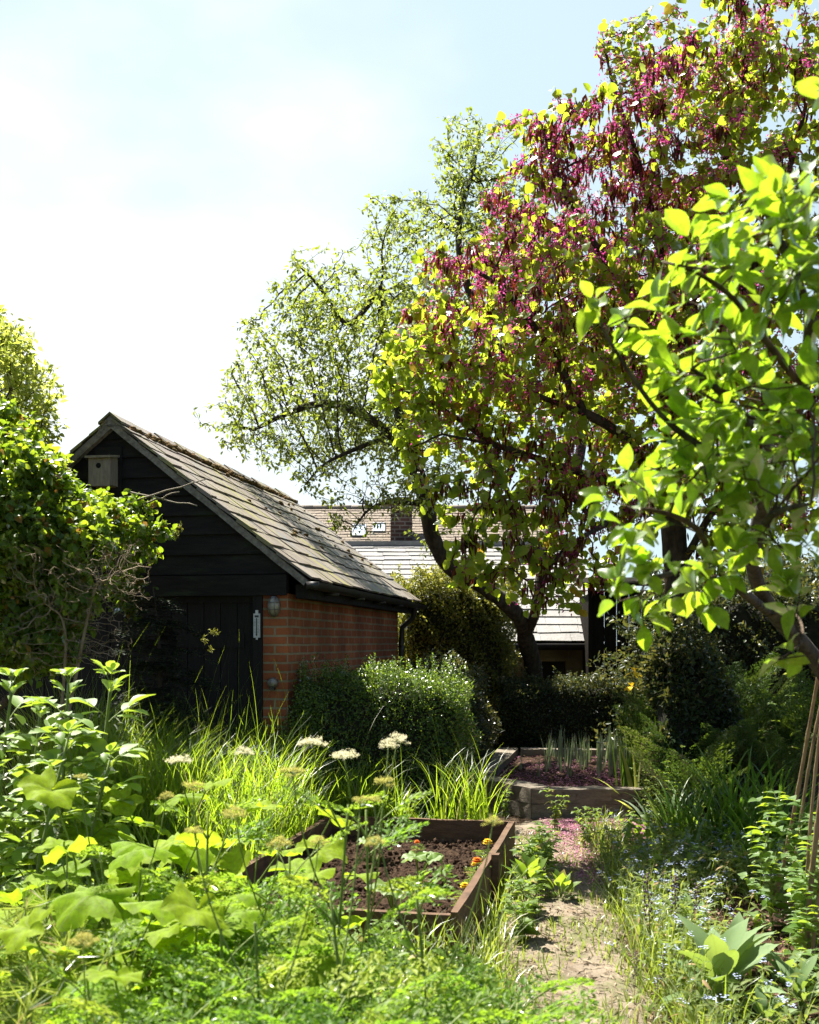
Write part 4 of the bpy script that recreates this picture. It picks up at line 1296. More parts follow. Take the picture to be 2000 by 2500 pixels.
# pale new tips on the side facing the door
for (x, y) in [(520, 1540), (528, 1545), (515, 1586), (430, 1300), (440, 1285), (428, 1310), (500, 1560)]:
    p = W(x, y, 7.9) + rng.normal(0, .01, (26, 3))
    nd.scatter(diamond_t(.35, .05), p, frames(rng.normal(0, 1, (26, 3)), None, .026, 1.0), np.full(26, 1.0))
nd.build('needles', M_yew, con, origin=b)


# ------------------------------------------------------------------ clipped hedges and evergreen masses
def hedge(name, label, cat, c, sx, sy, sz, rz, mat, n, lsz, lump=.06, core=True, seed=1, sprigs=0, core_mat=None, flat=.5):
    """leafy block: leaves over and inside a lumpy rounded box; dark solid core added to block light"""
    r = np.random.default_rng(seed)
    o = thing(name, label, cat, c, rz)
    p = r.uniform(-1, 1, (n, 3))
    # push to the surface shell: superellipsoid radius
    e = 5.0
    q = (np.abs(p) ** e).sum(1) ** (1 / e)
    sh = 1 - .26 * r.random(n) ** 1.8
    p = p / q[:, None] * sh[:, None]
    lum = 1 + lump * (np.sin(p[:, 0] * 7 * sx + 2 * p[:, 2]) + np.sin(p[:, 1] * 8 * sy + p[:, 0] * 4 + p[:, 2] * 6 * sz) + .7 * np.sin(p[:, 2] * 13 * sz + p[:, 0] * 17 * sx)) * .7 + r.normal(0, .03, n)
    nrmv = nrm(np.sign(p) * np.abs(p) ** (e - 1) / np.array([sx, sy, sz]))
    pos = p * np.array([sx, sy, sz]) * lum[:, None]
    pos[:, 2] += sz
    d = nrm(r.normal(0, .8, (n, 3)) + nrmv * .5 + (0, 0, .3))
    up = nrmv * .8 + (0, 0, .6)
    m = MB(); m.scatter(T_dia, pos, frames(d, up, lsz * (.7 + .6 * r.random(n)), flat))
    for k in range(sprigs):
        x, y = r.uniform(-.95, .95) * sx, r.uniform(-.9, .9) * sy
        hgt = .06 + .16 * r.random() ** 2
        kk = int(6 + hgt * 90)
        t = r.random(kk)
        P = np.stack([x + .03 * t * r.normal(), y + .03 * t * r.normal(), 2 * sz - .03 + hgt * t], -1) if False else np.stack([np.full(kk, x) + r.normal(0, .006, kk), np.full(kk, y) + r.normal(0, .006, kk), 2 * sz - .03 + hgt * t], -1)
        dd = nrm(r.normal(0, 1, (kk, 3)) + (0, 0, .6))
        m.scatter(T_dia, P, frames(dd, None, lsz * .9, .5))
    m.build('foliage', mat, o)
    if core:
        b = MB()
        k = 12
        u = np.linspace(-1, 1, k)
        # unseen solid core a little inside the leaves, added to block light
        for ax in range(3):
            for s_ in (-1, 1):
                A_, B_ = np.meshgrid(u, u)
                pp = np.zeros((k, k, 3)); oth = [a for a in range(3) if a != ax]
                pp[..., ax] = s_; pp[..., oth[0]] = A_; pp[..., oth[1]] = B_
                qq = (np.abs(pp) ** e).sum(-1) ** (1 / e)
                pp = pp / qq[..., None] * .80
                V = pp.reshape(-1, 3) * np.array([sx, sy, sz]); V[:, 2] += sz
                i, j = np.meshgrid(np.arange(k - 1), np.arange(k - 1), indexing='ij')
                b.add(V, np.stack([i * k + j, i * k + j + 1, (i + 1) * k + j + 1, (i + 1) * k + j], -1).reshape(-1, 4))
        b.build('branches', core_mat or M_hedgeblock, o)  # closed dark shell that stops light passing through, not modelled branches
    return o


M_hedgeblock = pbr('hedge_light_block', (.010, .012, .007), (.028, .026, .015), 20, 1.0, None, .8, 40)
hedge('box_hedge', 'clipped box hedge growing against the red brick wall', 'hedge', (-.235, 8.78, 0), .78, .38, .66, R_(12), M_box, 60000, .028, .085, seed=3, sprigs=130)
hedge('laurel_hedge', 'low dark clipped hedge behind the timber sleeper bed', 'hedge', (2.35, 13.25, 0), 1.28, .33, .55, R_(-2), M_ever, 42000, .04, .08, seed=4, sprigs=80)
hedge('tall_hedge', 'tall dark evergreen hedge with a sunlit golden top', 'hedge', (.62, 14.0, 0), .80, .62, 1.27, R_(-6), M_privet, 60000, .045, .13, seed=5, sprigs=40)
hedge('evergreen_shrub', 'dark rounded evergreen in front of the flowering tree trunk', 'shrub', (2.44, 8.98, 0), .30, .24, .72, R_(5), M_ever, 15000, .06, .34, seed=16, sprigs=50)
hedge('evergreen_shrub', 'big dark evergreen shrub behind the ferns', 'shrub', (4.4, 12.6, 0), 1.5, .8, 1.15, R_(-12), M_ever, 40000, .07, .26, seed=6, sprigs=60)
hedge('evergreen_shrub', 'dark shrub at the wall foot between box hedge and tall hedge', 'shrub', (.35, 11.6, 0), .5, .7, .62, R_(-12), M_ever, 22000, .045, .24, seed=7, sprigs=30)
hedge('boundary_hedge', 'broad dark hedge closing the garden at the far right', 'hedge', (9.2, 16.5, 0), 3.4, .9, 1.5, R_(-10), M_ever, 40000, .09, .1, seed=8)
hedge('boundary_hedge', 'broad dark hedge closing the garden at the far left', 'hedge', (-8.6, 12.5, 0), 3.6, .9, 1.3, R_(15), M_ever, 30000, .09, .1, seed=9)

# ------------------------------------------------------------------ garden plants
M_fern = leaf_mat('fern_leaf', (.05, .09, .018), (.085, .13, .024), (.11, .20, .015), (.20, .27, .02), .35, .2, .45)
M_herb = leaf_mat('feathery_leaf', (.085, .16, .025), (.14, .21, .035), (.32, .58, .03), (.46, .66, .04), .5, .25, .45, hue=(.46, .52, .05))
M_mallow = leaf_mat('mallow_leaf', (.15, .25, .014), (.23, .31, .02), (.38, .60, .02), (.52, .68, .03), .47, .07, .5, vein=.3, veinfreq=5, mottle=.28, mscale=40)
M_bean = leaf_mat('bean_leaf', (.13, .22, .04), (.19, .28, .07), (.40, .60, .035), (.52, .66, .05), .5, .35, .45, vein=.2, veinfreq=7)
M_grass = leaf_mat('grass_blade', (.08, .15, .018), (.13, .20, .028), (.38, .62, .025), (.56, .70, .04), .52, .07, .45, hue=(.36, .33, .12))
M_lawn = leaf_mat('short_grass', (.09, .14, .022), (.15, .19, .035), (.34, .50, .035), (.48, .54, .07), .45, .15, .45, hue=(.40, .33, .16))
M_lily = leaf_mat('strap_leaf', (.055, .12, .012), (.085, .16, .018), (.18, .36, .025), (.30, .46, .04), .42, .06, .45)
M_spear = leaf_mat('grey_spear', (.21, .27, .16), (.32, .37, .25), (.26, .36, .12), (.34, .42, .16), .3, .5, .4)
M_sage = leaf_mat('woolly_leaf', (.13, .20, .085), (.18, .26, .12), (.32, .46, .05), (.42, .54, .08), .4, .15, .6, vein=.3, veinfreq=8)
M_pea = leaf_mat('pea_leaf', (.080, .16, .035), (.12, .21, .055), (.40, .60, .025), (.54, .66, .04), .52, .3, .42, vein=.15, veinfreq=6)
M_weed = leaf_mat('weed_leaf', (.075, .14, .018), (.12, .19, .03), (.34, .54, .025), (.50, .62, .04), .5, .25, .42, vein=.2, veinfreq=6, hue=(.36, .30, .08))
M_forget = leaf_mat('forget_me_not_leaf', (.10, .15, .035), (.16, .20, .055), (.36, .50, .05), (.52, .58, .09), .46, .2, .5, hue=(.40, .28, .14))
M_blue = leaf_mat('pale_blue_petal', (.42, .50, .74), (.66, .70, .86), (.40, .50, .85), (.6, .68, .9), .4, .1, .5)
M_cream = leaf_mat('cream_floret', (.66, .62, .40), (.80, .77, .60), (.66, .6, .35), (.78, .72, .5), .4, .05, .6)
M_straw = leaf_mat('green_cream_bud', (.36, .34, .07), (.50, .46, .15), (.45, .44, .08), (.55, .5, .15), .45, .05, .6)
M_white = leaf_mat('bean_flower', (.72, .70, .62), (.80, .78, .74), (.7, .68, .6), (.8, .78, .7), .3, .1, .6)
M_orange = leaf_mat('orange_petal', (.78, .16, .008), (.85, .26, .01), (.85, .20, .01), (.9, .3, .02), .35, .15, .5)
M_yellow = leaf_mat('yellow_petal', (.82, .52, .01), (.85, .60, .02), (.85, .55, .02), (.9, .65, .03), .35, .15, .5)
M_faded = leaf_mat('faded_bell', (.14, .105, .13), (.24, .19, .23), (.16, .11, .15), (.25, .20, .28), .35, .1, .6)
M_pink = leaf_mat('fallen_petal', (.30, .085, .155), (.50, .24, .34), (.35, .10, .2), (.5, .25, .36), .2, .1, .6, hue=(.30, .17, .10))
M_stem = leaf_mat('green_stem', (.14, .20, .045), (.21, .27, .07), (.22, .34, .04), (.3, .42, .05), .2, .35, .4)
M_bstem = pbr('brown_stem', (.10, .065, .035), (.20, .14, .07), 8, .8, None, .2)
M_cane = pbr('bamboo_cane', (.21, .135, .070), (.36, .25, .14), 4, .55, (6, 6, 1.2), .3, 20, spec=.4, extra=[((.10, .06, .035), 6, .58, .74)])

T_lance = leaf_t(6, .26, .25, .35)
T_ovate = leaf_t(6, .66, .25, .25, .38, 3, .05)
T_obov = leaf_t(6, .58, .28, .22, .60, 3, .03, .6)
T_big = leaf_t(8, .44, .32, .50, .50, 5, .05)


def arc(base, az, length, lean0, lean1, n=8):
    """polyline leaving base at lean0 from vertical and ending at lean1"""
    a = np.linspace(lean0, lean1, n)
    ds = length / (n - 1)
    hor = np.concatenate([[0], np.cumsum(np.sin(a[:-1]) * ds)]); ver = np.concatenate([[0], np.cumsum(np.cos(a[:-1]) * ds)])
    return np.asarray(base) + np.stack([hor * math.cos(az), hor * math.sin(az), ver], -1)


def fr1(d, up=(0, 0, 1), sc=1.0, roll=.2):
    return frames(np.array([d]), np.array(up, float), sc, roll)


def compound(pairs=9, sub=6, L_=1.0, w=.36, sz=.085, fold=.12, jit=.0):
    """feathery twice-divided leaf, unit length along x"""
    V, Fs, UV = [], [], []
    tv, tf, tu = diamond_t(.42, .1)

    def put(p, d, s):
        d = np.asarray(d, float) + rng.normal(0, jit, 3); p = np.asarray(p) + rng.normal(0, .05 * jit, 3); s = s * (1 + jit * rng.normal())
        R = fr1(d, (0, 0, 1), s, .25 + jit)[0]
        k = len(V)
        V.extend((p + tv @ R.T).tolist()); UV.extend(tu.tolist()); Fs.extend((tf + k).tolist())
    for i in range(pairs):
        t = .18 + .80 * i / (pairs - 1)
        ln = (1 + .5 * jit * rng.normal()) * w * math.sin(math.pi * (.25 + .75 * t) ** .9) * (1.0 if t < .95 else .5) + .04
        zc = -.22 * t * t
        for s in (1, -1):
            for j in range(sub):
                u = (j + .6) / sub
                p = np.array([t + .38 * ln * u, s * ln * u * .92, zc - fold * ln * u * u])
                sl_ = sz * (1.25 - .75 * u) * (.6 + .5 * ln / w)
                put(p, np.array([.75, s * .1 + .75 * s, -.1]), sl_)
                put(p, np.array([.95, -s * .45, -.05]), sl_ * .9)
            put(np.array([t + .38 * ln, s * ln * .92, zc - fold * ln]), np.array([.6, s * .8, -.2]), sz * .7)
    put(np.array([.97, 0, -.21]), np.array([1, 0, -.3]), sz)
    return np.array(V), np.array(Fs), np.array(UV)


T_feather = compound(8, 4, 1, .42, .125, .15, .28)
T_feathers = [T_feather, compound(7, 4, 1, .46, .13, .25, .30), compound(8, 5, 1, .38, .11, .35, .32)]
T_frond = compound(17, 6, 1, .20, .055, .25, .22)


def feather_spine(mb, base, R, mi=1):
    t = np.linspace(0, .97, 6)
    P = base + np.stack([t, 0 * t, -.22 * t * t], -1) @ R.T
    mb.tube(P, np.linspace(.0028, .0009, 6), 3, .5, mi, cap=False)


def umbel(par, top, d, rad, mat):
    """flat topped flower head on short rays"""
    m = MB()
    n = 15
    for k in range(n):
        a = k * 2.399; r = rad * math.sqrt((k + .4) / n)
        e = np.array([math.cos(a) * r, math.sin(a) * r, rad * .55 - .5 * r + .12 * rad * rng.normal()]) + top
        m.tube([top, (top + e) / 2 + (0, 0, -.1 * rad), e], .0008, 3, .5, 1, cap=False)
        q = 34
        P = e + rng.normal(0, 1, (q, 3)) * np.array([rad * .13, rad * .13, rad * .09])
        m.scatter(T_dia, P, frames(rng.normal(0, .7, (q, 3)) * (1, 1, .4) + (0, 0, .1), None, rad * .17, .35))
    m.build('flower_head', [mat, M_stem], par)


def herb(label, h, heads, nl, lsize, mat=None, seed=0):
    o = thing('feathery_herb', label, 'herb', (0, 0, 0), 0, 'feathery herbs in the foreground')
    st, lf = MB(), MB()
    sway = rng.normal(0, .05, 2)
    main = np.array([(0, 0, 0), (sway[0] * .3, sway[1] * .3, h * .35), (sway[0], sway[1], h * .7), (sway[0] * 1.4, sway[1] * 1.4, h * .88)])
    mp_ = smooth_path(main, 10)
    st.tube(mp_, np.linspace(.0065, .0035, 10), 6)
    tips = []
    for k in range(heads):
        az = k * 2.4 + rng.random(); b0 = mp_[6 + k % 4]
        ln = h * (.13 + .12 * rng.random()) + (mp_[-1][2] - b0[2]) * .9
        P = arc(b0, az, ln, .55, .08, 6)
        st.tube(P, np.linspace(.0032, .0018, 6), 5)
        tips.append(P[-1])
    st.build('stem', M_stem, o)
    for k, t in enumerate(tips):
        umbel(o, t, None, (.030 if not mat else .020) + .010 * rng.random(), mat if mat else (M_cream if k % 3 else M_straw))
    for k in range(nl):
        f = .06 + .86 * (k + .5) / nl
        b0 = mp_[min(9, int(f * 10))]
        az = k * 2.4 + rng.normal(0, .3)
        s = lsize * (1.15 - .75 * f) * (.8 + .4 * rng.random())
        P = arc(b0, az, s * .7, .5, 1.0, 5)
        lf.tube(P, np.linspace(.003, .002, 5), 3, .5, 1, cap=False)
        d = nrm(P[-1] - P[-2] + np.array([0, 0, .0])); R = fr1(d, (0, 0, 1), s, .15)
        lf.scatter(T_feathers[k % 3], P[-1][None], R); feather_spine(lf, P[-1], R[0])
    lf.build('foliage', [M_herb, M_stem], o)
    return o


def mallow_leaf_t(cup=.10, dr=.17, ph=1.0):
    rings, n = 5, 35
    V, uv = [(0, 0, 0)], [(0, 0, 0)]
    for i in range(1, rings + 1):
        for j in range(n):
            th = -math.pi + 2 * math.pi * (j + .5) / n
            lob = 1 + .13 * math.cos(5 * th) + .035 * math.cos(25 * th)
            notch = 1 - .62 * math.exp(-((math.pi - abs(th)) / .30) ** 2)
            r = .5 * lob * notch * i / rings
            fr_ = i / rings
            z = .022 * math.cos(5 * th) * fr_ + cup * fr_ ** 1.2 - dr * fr_ ** 2.4 * (.6 + .4 * math.cos(th)) + .05 * math.sin(3 * th + ph * 2) * fr_ ** 2 + .045 * math.sin(7 * th + ph) * fr_ ** 3 + .03 * math.sin(13 * th + ph * 3) * fr_ ** 3 - .03 * max(0, 1 - (abs(((5 * th / 6.2832) % 1.0) - .0) if ((5 * th / 6.2832) % 1.0) < .5 else abs(((5 * th / 6.2832) % 1.0) - 1)) * 5) * fr_
            V.append((r * math.cos(th) + .05, r * math.sin(th) * 1.08, z))
            # vein coordinate: distance from the nearest of five main ribs
            ph = (5 * th / (2 * math.pi)) % 1.0; dd = min(ph, 1 - ph)
            uv.append((fr_, dd * 2 * fr_ * 1.3, 0))
    Fs = []
    for i in range(rings):
        for j in range(n - 1):
            if i == 0: Fs.append((0, 1 + j, 2 + j, 2 + j))
            else: Fs.append((1 + (i - 1) * n + j, 1 + i * n + j, 2 + i * n + j, 2 + (i - 1) * n + j))
    return np.array(V), np.array(Fs), np.array(uv)


T_mallow_q = mallow_leaf_t()
# first ring as triangles: split into two face arrays
_v, _f, _u = T_mallow_q
T_mal_a = (_v, _f[34:], _u); T_mal_b = _f[:34, :3]
T_MAL = [T_mal_a] + [(mallow_leaf_t(c_, d_, p_)[0], _f[34:], _u) for c_, d_, p_ in ((.22, .30, 2.2), (.02, .32, 3.9), (.16, .06, 5.3))]


def put_mallow(m, P, R, r):
    k0 = m.n
    m.scatter(T_MAL[int(rng.integers(0, 4))], P, R, r)
    kk = len(_v)
    f = (T_mal_b[None] + (np.arange(len(P)) * kk)[:, None, None] + k0).reshape(-1, 3)
    m.l.append(f.ravel()); m.s.append(np.full(len(f), 3)); m.m.append(np.zeros(len(f), int))


def mallow(label, nl, hmax, size):
    o = thing('mallow_plant', label, 'plant', (0, 0, 0), 0, 'broad leaved plants in the foreground')
    m, s = MB(), MB()
    for k in range(nl):
        az = k * 2.4 + rng.normal(0, .25)
        f = (k + .5) / nl
        ln = hmax * (.55 + .5 * f) * (.85 + .3 * rng.random())
        P = arc((0, 0, 0), az, ln, .75 - .55 * f, 1.15 - .75 * f + .2 * rng.random(), 9)
        s.tube(P, np.linspace(.0055, .003, 9), 5, .5, cap=False)
        d = np.array([math.cos(az), math.sin(az), -.15 + .5 * f + rng.normal(0, .2)])
        put_mallow(m, P[-1][None], fr1(d, (rng.normal(0, .3), rng.normal(-.15, .3), 1), size * (.75 + .5 * rng.random()), .12), np.array([rng.random()]))
    m.build('foliage', M_mallow, o); s.build('stem', M_stem, o)
    return o


def bean(label, h):
    o = thing('broad_bean_plant', label, 'bean plant', (0, 0, 0), 0, 'broad bean plants')
    st, lf, fl = MB(), MB(), MB()
    w = rng.normal(0, .03, 4)
    mp_ = smooth_path([(0, 0, 0), (w[0], w[1], h * .5), (w[2], w[3], h)], 14)
    st.tube(mp_, np.linspace(.010, .005, 14), 4)
    n = int(h / .040)
    for k in range(n):
        f = (k + 1) / n
        b0 = mp_[min(13, int(f * 13.9))] + (0, 0, -.02 * rng.random())
        az = k * 2.2 + rng.normal(0, .2)
        top = f > .86
        ln = .055 if top else .10
        P = arc(b0, az, ln * (.8 + .4 * rng.random()), .35 if top else .8, .5 if top else 1.2, 4)
        lf.tube(P, .0022, 3, .5, 1, cap=False)
        nlf = 5 if not top else 4
        for q in range(nlf):
            u = 1 - .55 * (q // 2) / 2
            bp = P[0] + (P[-1] - P[0]) * u
            a2 = az + (1 if q % 2 else -1) * (.35 + .45 * (q // 2)) * (1 if q < nlf - (nlf % 2) else 0)
            el = (1.0 if top else .15) + rng.normal(0, .3)
            d = np.array([math.cos(a2), math.sin(a2), el])
            lf.scatter(T_obov, bp[None], fr1(d, (-math.cos(a2) * .3, -math.sin(a2) * .3, 1), (.055 if top else .088) * (.8 + .4 * rng.random()), .15))
        if .35 < f < .85:
            for q in range(3):
                bp = b0 + np.array([math.cos(az) * .02, math.sin(az) * .02, .01]) + rng.normal(0, .008, 3)
                d = np.array([math.cos(az), math.sin(az), -.4]) + rng.normal(0, .4, 3)
                fl.scatter(T_obov, bp[None], fr1(d, (0, 0, 1), .026, .6))
    st.build('stem', M_stem, o); lf.build('foliage', [M_bean, M_stem], o)
    if fl.n: fl.build('blossom', M_white, o)
    return o


def rosette(name, label, cat, group, T, mat, n, lmin, lmax, lean0=.15, lean1=1.1, hstem=0.0, petiole=.25):
    o = thing(name, label, cat, (0, 0, 0), 0, group)
    m = MB()
    for k in range(n):
        f = (k + .5) / n
        az = k * 2.4 + rng.normal(0, .3)
        s = lmin + (lmax - lmin) * math.sin(math.pi * (.25 + .6 * f)) * (.8 + .3 * rng.random())
        lean = lean0 + (lean1 - lean0) * f
        P = arc((0, 0, hstem * (1 - f)), az, s * petiole, lean * .8, lean, 4)
        m.tube(P, .003, 3, .5, 1, cap=False)
        d = P[-1] - P[-2]
        m.scatter(T, P[-1][None], fr1(d, (-math.cos(az) * .6, -math.sin(az) * .6, 1), s, .15))
    m.build('foliage', [mat, M_stem], o)
    return o


def bushy(name, label, cat, group, T, mat, h, w, nst, per, ls, droop=.1):
    """several leafy stems from one base"""
    o = thing(name, label, cat, (0, 0, 0), 0, group)
    m, s = MB(), MB()
    for k in range(nst):
        P = arc((rng.normal(0, .02), rng.normal(0, .02), 0), rng.random() * 6.283, h * (.7 + .45 * rng.random()), .1, math.atan2(w, h) * 2 * rng.random(), 8)
        s.tube(P, np.linspace(.0035, .0015, 8), 4, .5, cap=False)
        for q in range(per):
            f = .15 + .85 * (q + 1) / per
            b0 = P[min(7, int(f * 7.99))]
            az = q * 1.57 * (1 if q % 2 else 1.02) + k + rng.normal(0, .3)
            n_ = 2 if q < per - 1 else 4
            for z in range(n_):
                a2 = az + z * (math.pi if n_ == 2 else 1.57)
                d = np.array([math.cos(a2), math.sin(a2), .25 - droop + .2 * rng.normal()])
                m.scatter(T, b0[None], fr1(d, (0, 0, 1), ls * (1.2 - .5 * f) * (.7 + .5 * rng.random()), .25))
    s.build('stem', M_stem, o); m.build('foliage', mat, o)
    return o


def fern(label, n, ln):
    o = thing('fern', label, 'fern', (0, 0, 0), 0, 'ferns in the shady border')
    m = MB()
    for k in range(n):
        az = k * 2.4 + rng.normal(0, .25)
        l_ = ln * (.75 + .4 * rng.random())
        P = arc((0, 0, 0), az, l_ * .45, .15, .35 + .3 * rng.random(), 5)
        m.tube(P, np.linspace(.005, .003, 5), 4, .5, 1, cap=False)
        d = P[-1] - P[-2]; d = d / np.linalg.norm(d); d[2] *= .75
        R = fr1(d, (0, 0, 1), l_ * .8, .15)
        m.scatter(T_frond, P[-1][None], R)
        t = np.linspace(0, .97, 6); m.tube(P[-1] + np.stack([t, 0 * t, -.22 * t * t], -1) @ R[0].T, np.linspace(.003, .001, 6), 3, .5, 1, cap=False)
    m.build('fronds', [M_fern, M_stem], o)
    return o


def straps(name, label, cat, group, n, h, w, lean, droop, mat, seg=8, spread=.05):
    o = thing(name, label, cat, (0, 0, 0), 0, group)
    m = MB()
    P = np.concatenate([rng.normal(0, spread, (n, 2)), np.zeros((n, 1))], 1)
    blades(m, P, h * (.65 + .45 * rng.random(n)), rng.random(n) * 6.283, np.abs(rng.normal(lean, lean * .6, n)), np.full(n, w) * (.7 + .5 * rng.random(n)), seg, droop)
    m.build('foliage', mat, o)
    return o


used = {}
def place(protos, spots):
    """spots: (x, y, z, scale, label); each prototype is used itself first, then copied"""
    for k, (x, y, z, sc_, lab) in enumerate(spots):
        p = protos[k % len(protos)]
        rz = random.random() * 6.283
        if p.name not in used:
            used[p.name] = 1
            p.location = (x, y, z); p.rotation_euler = (0, 0, rz); p.scale = (sc_,) * 3
            if lab: p['label'] = lab
        else:
            dup(p, (x, y, z), rz, sc_, lab)


def at(x, y, D, h):
    """ground spot for a plant whose top (at height h*scale) shows at pixel (x, y) at depth D -> X, Y, 0, scale"""
    p = W(x, y, D)
    return float(p[0]), float(p[1]), 0.0, max(.35, float(p[2]) / h)


# --- feathery flowering herbs
hA = herb('a', 1.2, 3, 12, .30); hB = herb('b', 1.1, 2, 6, .20, M_straw); hC = herb('c', 1.1, 1, 11, .28)
place([hA], [(*at(800, 1845, 3.0, 1.2), 'tallest feathery herb carrying a cluster of flat cream flower heads'),
             (*at(495, 1880, 3.25, 1.2), 'feathery herb with cream flower heads in front of the long grass'),
             (*at(910, 1868, 3.1, 1.2), 'feathery herb with a cream flower head just right of the tallest one')])
place([hB], [(*at(1075, 2035, 2.7, 1.1), 'feathery herb with greenish buds in front of the plank bed soil'),
             (*at(885, 2062, 2.55, 1.1), 'feathery herb with straw buds in front of the bed planks'),
             (*at(310, 1965, 3.3, 1.1), 'feathery herb with pale buds among the broad leaves'),
             (*at(655, 2100, 2.5, 1.1), 'feathery herb with buff buds at the near left bed corner')])
place([hC], [(*at(700, 1990, 3.0, 1.1), 'feathery herb with small white heads beside the far left bed corner'),
             (*at(555, 2078, 2.8, 1.1), 'feathery herb with small white heads over the broad leaves'),
             (*at(250, 2270, 2.4, 1.1), 'feathery herb with pinkish white heads low at the left')])
hD = herb('d', .75, 0, 18, .30); hE = herb('e', .75, 0, 16, .33)
spots = []
names = 'low feathery herb without flowers in the foreground mass'
for (x, y, D) in [(430, 2330, 2.3), (560, 2300, 2.5), (700, 2290, 2.3), (820, 2330, 2.4), (950, 2320, 2.35), (1060, 2290, 2.7), (640, 2140, 3.3), (570, 2130, 3.4), (60, 2420, 2.2), (150, 2470, 2.0), (250, 2480, 1.95), (400, 2480, 1.9), (30, 2330, 2.5), (560, 2390, 2.2), (640, 2330, 2.45), (1180, 2290, 2.6), (640, 2420, 2.0), (800, 2400, 2.1), (960, 2390, 2.1), (1120, 2400, 2.3), (480, 2440, 2.0),
                  (640, 2230, 2.9), (560, 2240, 2.7), (300, 2440, 2.1), (520, 2190, 3.0), (1240, 2330, 2.7), (350, 2400, 2.4), (880, 2470, 1.9), (1040, 2470, 2.0), (720, 2480, 1.9)]:
    spots.append((*at(x, y, D, .85), names))
place([hD, hE], spots)

# --- broad leaved mallows
mA = mallow('a', 15, .82, .17); mB_ = mallow('b', 18, .95, .19); mC = mallow('c', 13, .70, .165)
sp = []
for (x, y, D, lab) in [(285, 1925, 4.1, 'broad leaved plant whose top leaf stands highest below the beans'), (120, 1985, 4.0, 'broad leaved plant in front of the bean stems'), (400, 1990, 3.9, 'broad leaved plant left of the cream flower head'),
                       (590, 2020, 4.1, 'broad leaved plant at the left side of the plank bed'), (530, 2050, 3.8, 'broad leaved plant between flower stems left of the bed'), (30, 2090, 3.5, 'broad leaved plant at the left picture edge'),
                       (250, 2120, 3.4, 'broad leaved plant with drooping leaves in the left middle'), (400, 2140, 3.4, 'broad leaved plant with a big curled leaf behind the feathery leaves'), (230, 2330, 2.6, 'sunlit broad leaved plant low in the left foreground'),
                       (370, 2310, 2.75, 'broad leaved plant with yellow green leaves in the feathery mass'), (90, 2440, 2.4, 'lowest broad leaved plant at the left corner'), (200, 2010, 4.4, 'broad leaved plant in the shade behind the front row'),
                       (480, 1960, 4.6, 'small broad leaved plant against the long grass'),
                       (330, 2010, 3.8, 'broad leaved plant one step left of the cream flower head'), (560, 2120, 3.3, 'broad leaved plant under the buff budded herb'), (150, 2180, 3.0, 'broad leaved plant beside the thread leaved plants'),
                       (320, 2220, 3.0, 'broad leaved plant with cupped leaves in the lower left'), (60, 2010, 4.3, 'broad leaved plant under the leftmost beans'), (470, 2180, 3.0, 'broad leaved plant half covered by feathery leaves')]:
    sp.append((*at(x, y, D, .9), lab))
place([mB_, mA, mC], sp)

# --- broad beans
bA = bean('a', 1.25); bB = bean('b', 1.1)
place([bA, bB], [(*at(150, 1655, 4.5, 1.27), 'tall broad bean plant with a clear bare lower stem'), (*at(240, 1650, 4.75, 1.12), 'broad bean plant nearest the shed door, leaning tip'),
                 (*at(25, 1655, 4.5, 1.27), 'broad bean plant at the left picture edge'), (*at(75, 1800, 4.1, 1.12), 'shorter broad bean plant in front of its row'), (*at(100, 1720, 4.9, 1.27), 'broad bean plant behind the tall ones'),
                 (*at(235, 1800, 4.6, 1.12), 'short broad bean plant right of the bare stem'), (*at(-30, 1740, 4.3, 1.27), 'broad bean plant half outside the left edge'), (*at(190, 1850, 4.3, 1.12), 'low broad bean plant above the broad leaves')])

# --- marigolds and squash seedlings in the plank bed
def marigold(label, mat, h=.17, r=.030):
    o = thing('marigold', label, 'marigold', (0, 0, 0), 0, 'marigolds in the plank bed')
    s, lf, fl = MB(), MB(), MB()
    s.tube(arc((0, 0, 0), 1, h, .05, .12, 6), .0028, 5)
    tip = arc((0, 0, 0), 1, h, .05, .12, 6)[-1]
    for k in range(14):
        R = fr1((math.cos(k * 2.4), math.sin(k * 2.4), .3), (0, 0, 1), .07 + .02 * rng.random(), .2)
        lf.scatter(T_feather, np.array([[0, 0, .02 + .008 * k]]), R)
    for ring, (nn, el, ln) in enumerate([(14, .05, 1.0), (13, .45, .9), (11, .9, .72), (8, 1.4, .5)]):
        a = np.arange(nn) * 6.283 / nn + ring * .3
        d = np.stack([np.cos(a), np.sin(a), np.full(nn, el)], -1)
        fl.scatter(leaf_t(4, .7, -.2, .35, .75), np.repeat(tip[None], nn, 0) + (0, 0, .003 * ring), frames(d, None, r * ln, .15))
    s.build('stem', M_stem, o); lf.build('foliage', M_weed, o); fl.build('flower_head', mat, o)
    return o


mo_ = marigold('o', M_orange); my = marigold('y', M_yellow, .18, .034)
def on_soil(x, y, zf=.32):
    p = G(x, y, zf); return float(p[0]), float(p[1]), .13
place([mo_], [(*on_soil(1163, 2093), 1.0, 'orange marigold near the right plank'), (*on_soil(1020, 2030), .7, 'small red orange marigold near the back plank')])
place([my], [(*on_soil(1187, 2052), 1.0, 'bright yellow marigold in the back right corner of the bed'), (*on_soil(1160, 2077), .6, 'tiny yellow marigold just behind the orange one'), (*on_soil(1130, 2140), .8, 'yellow marigold closest to the camera in the bed')])

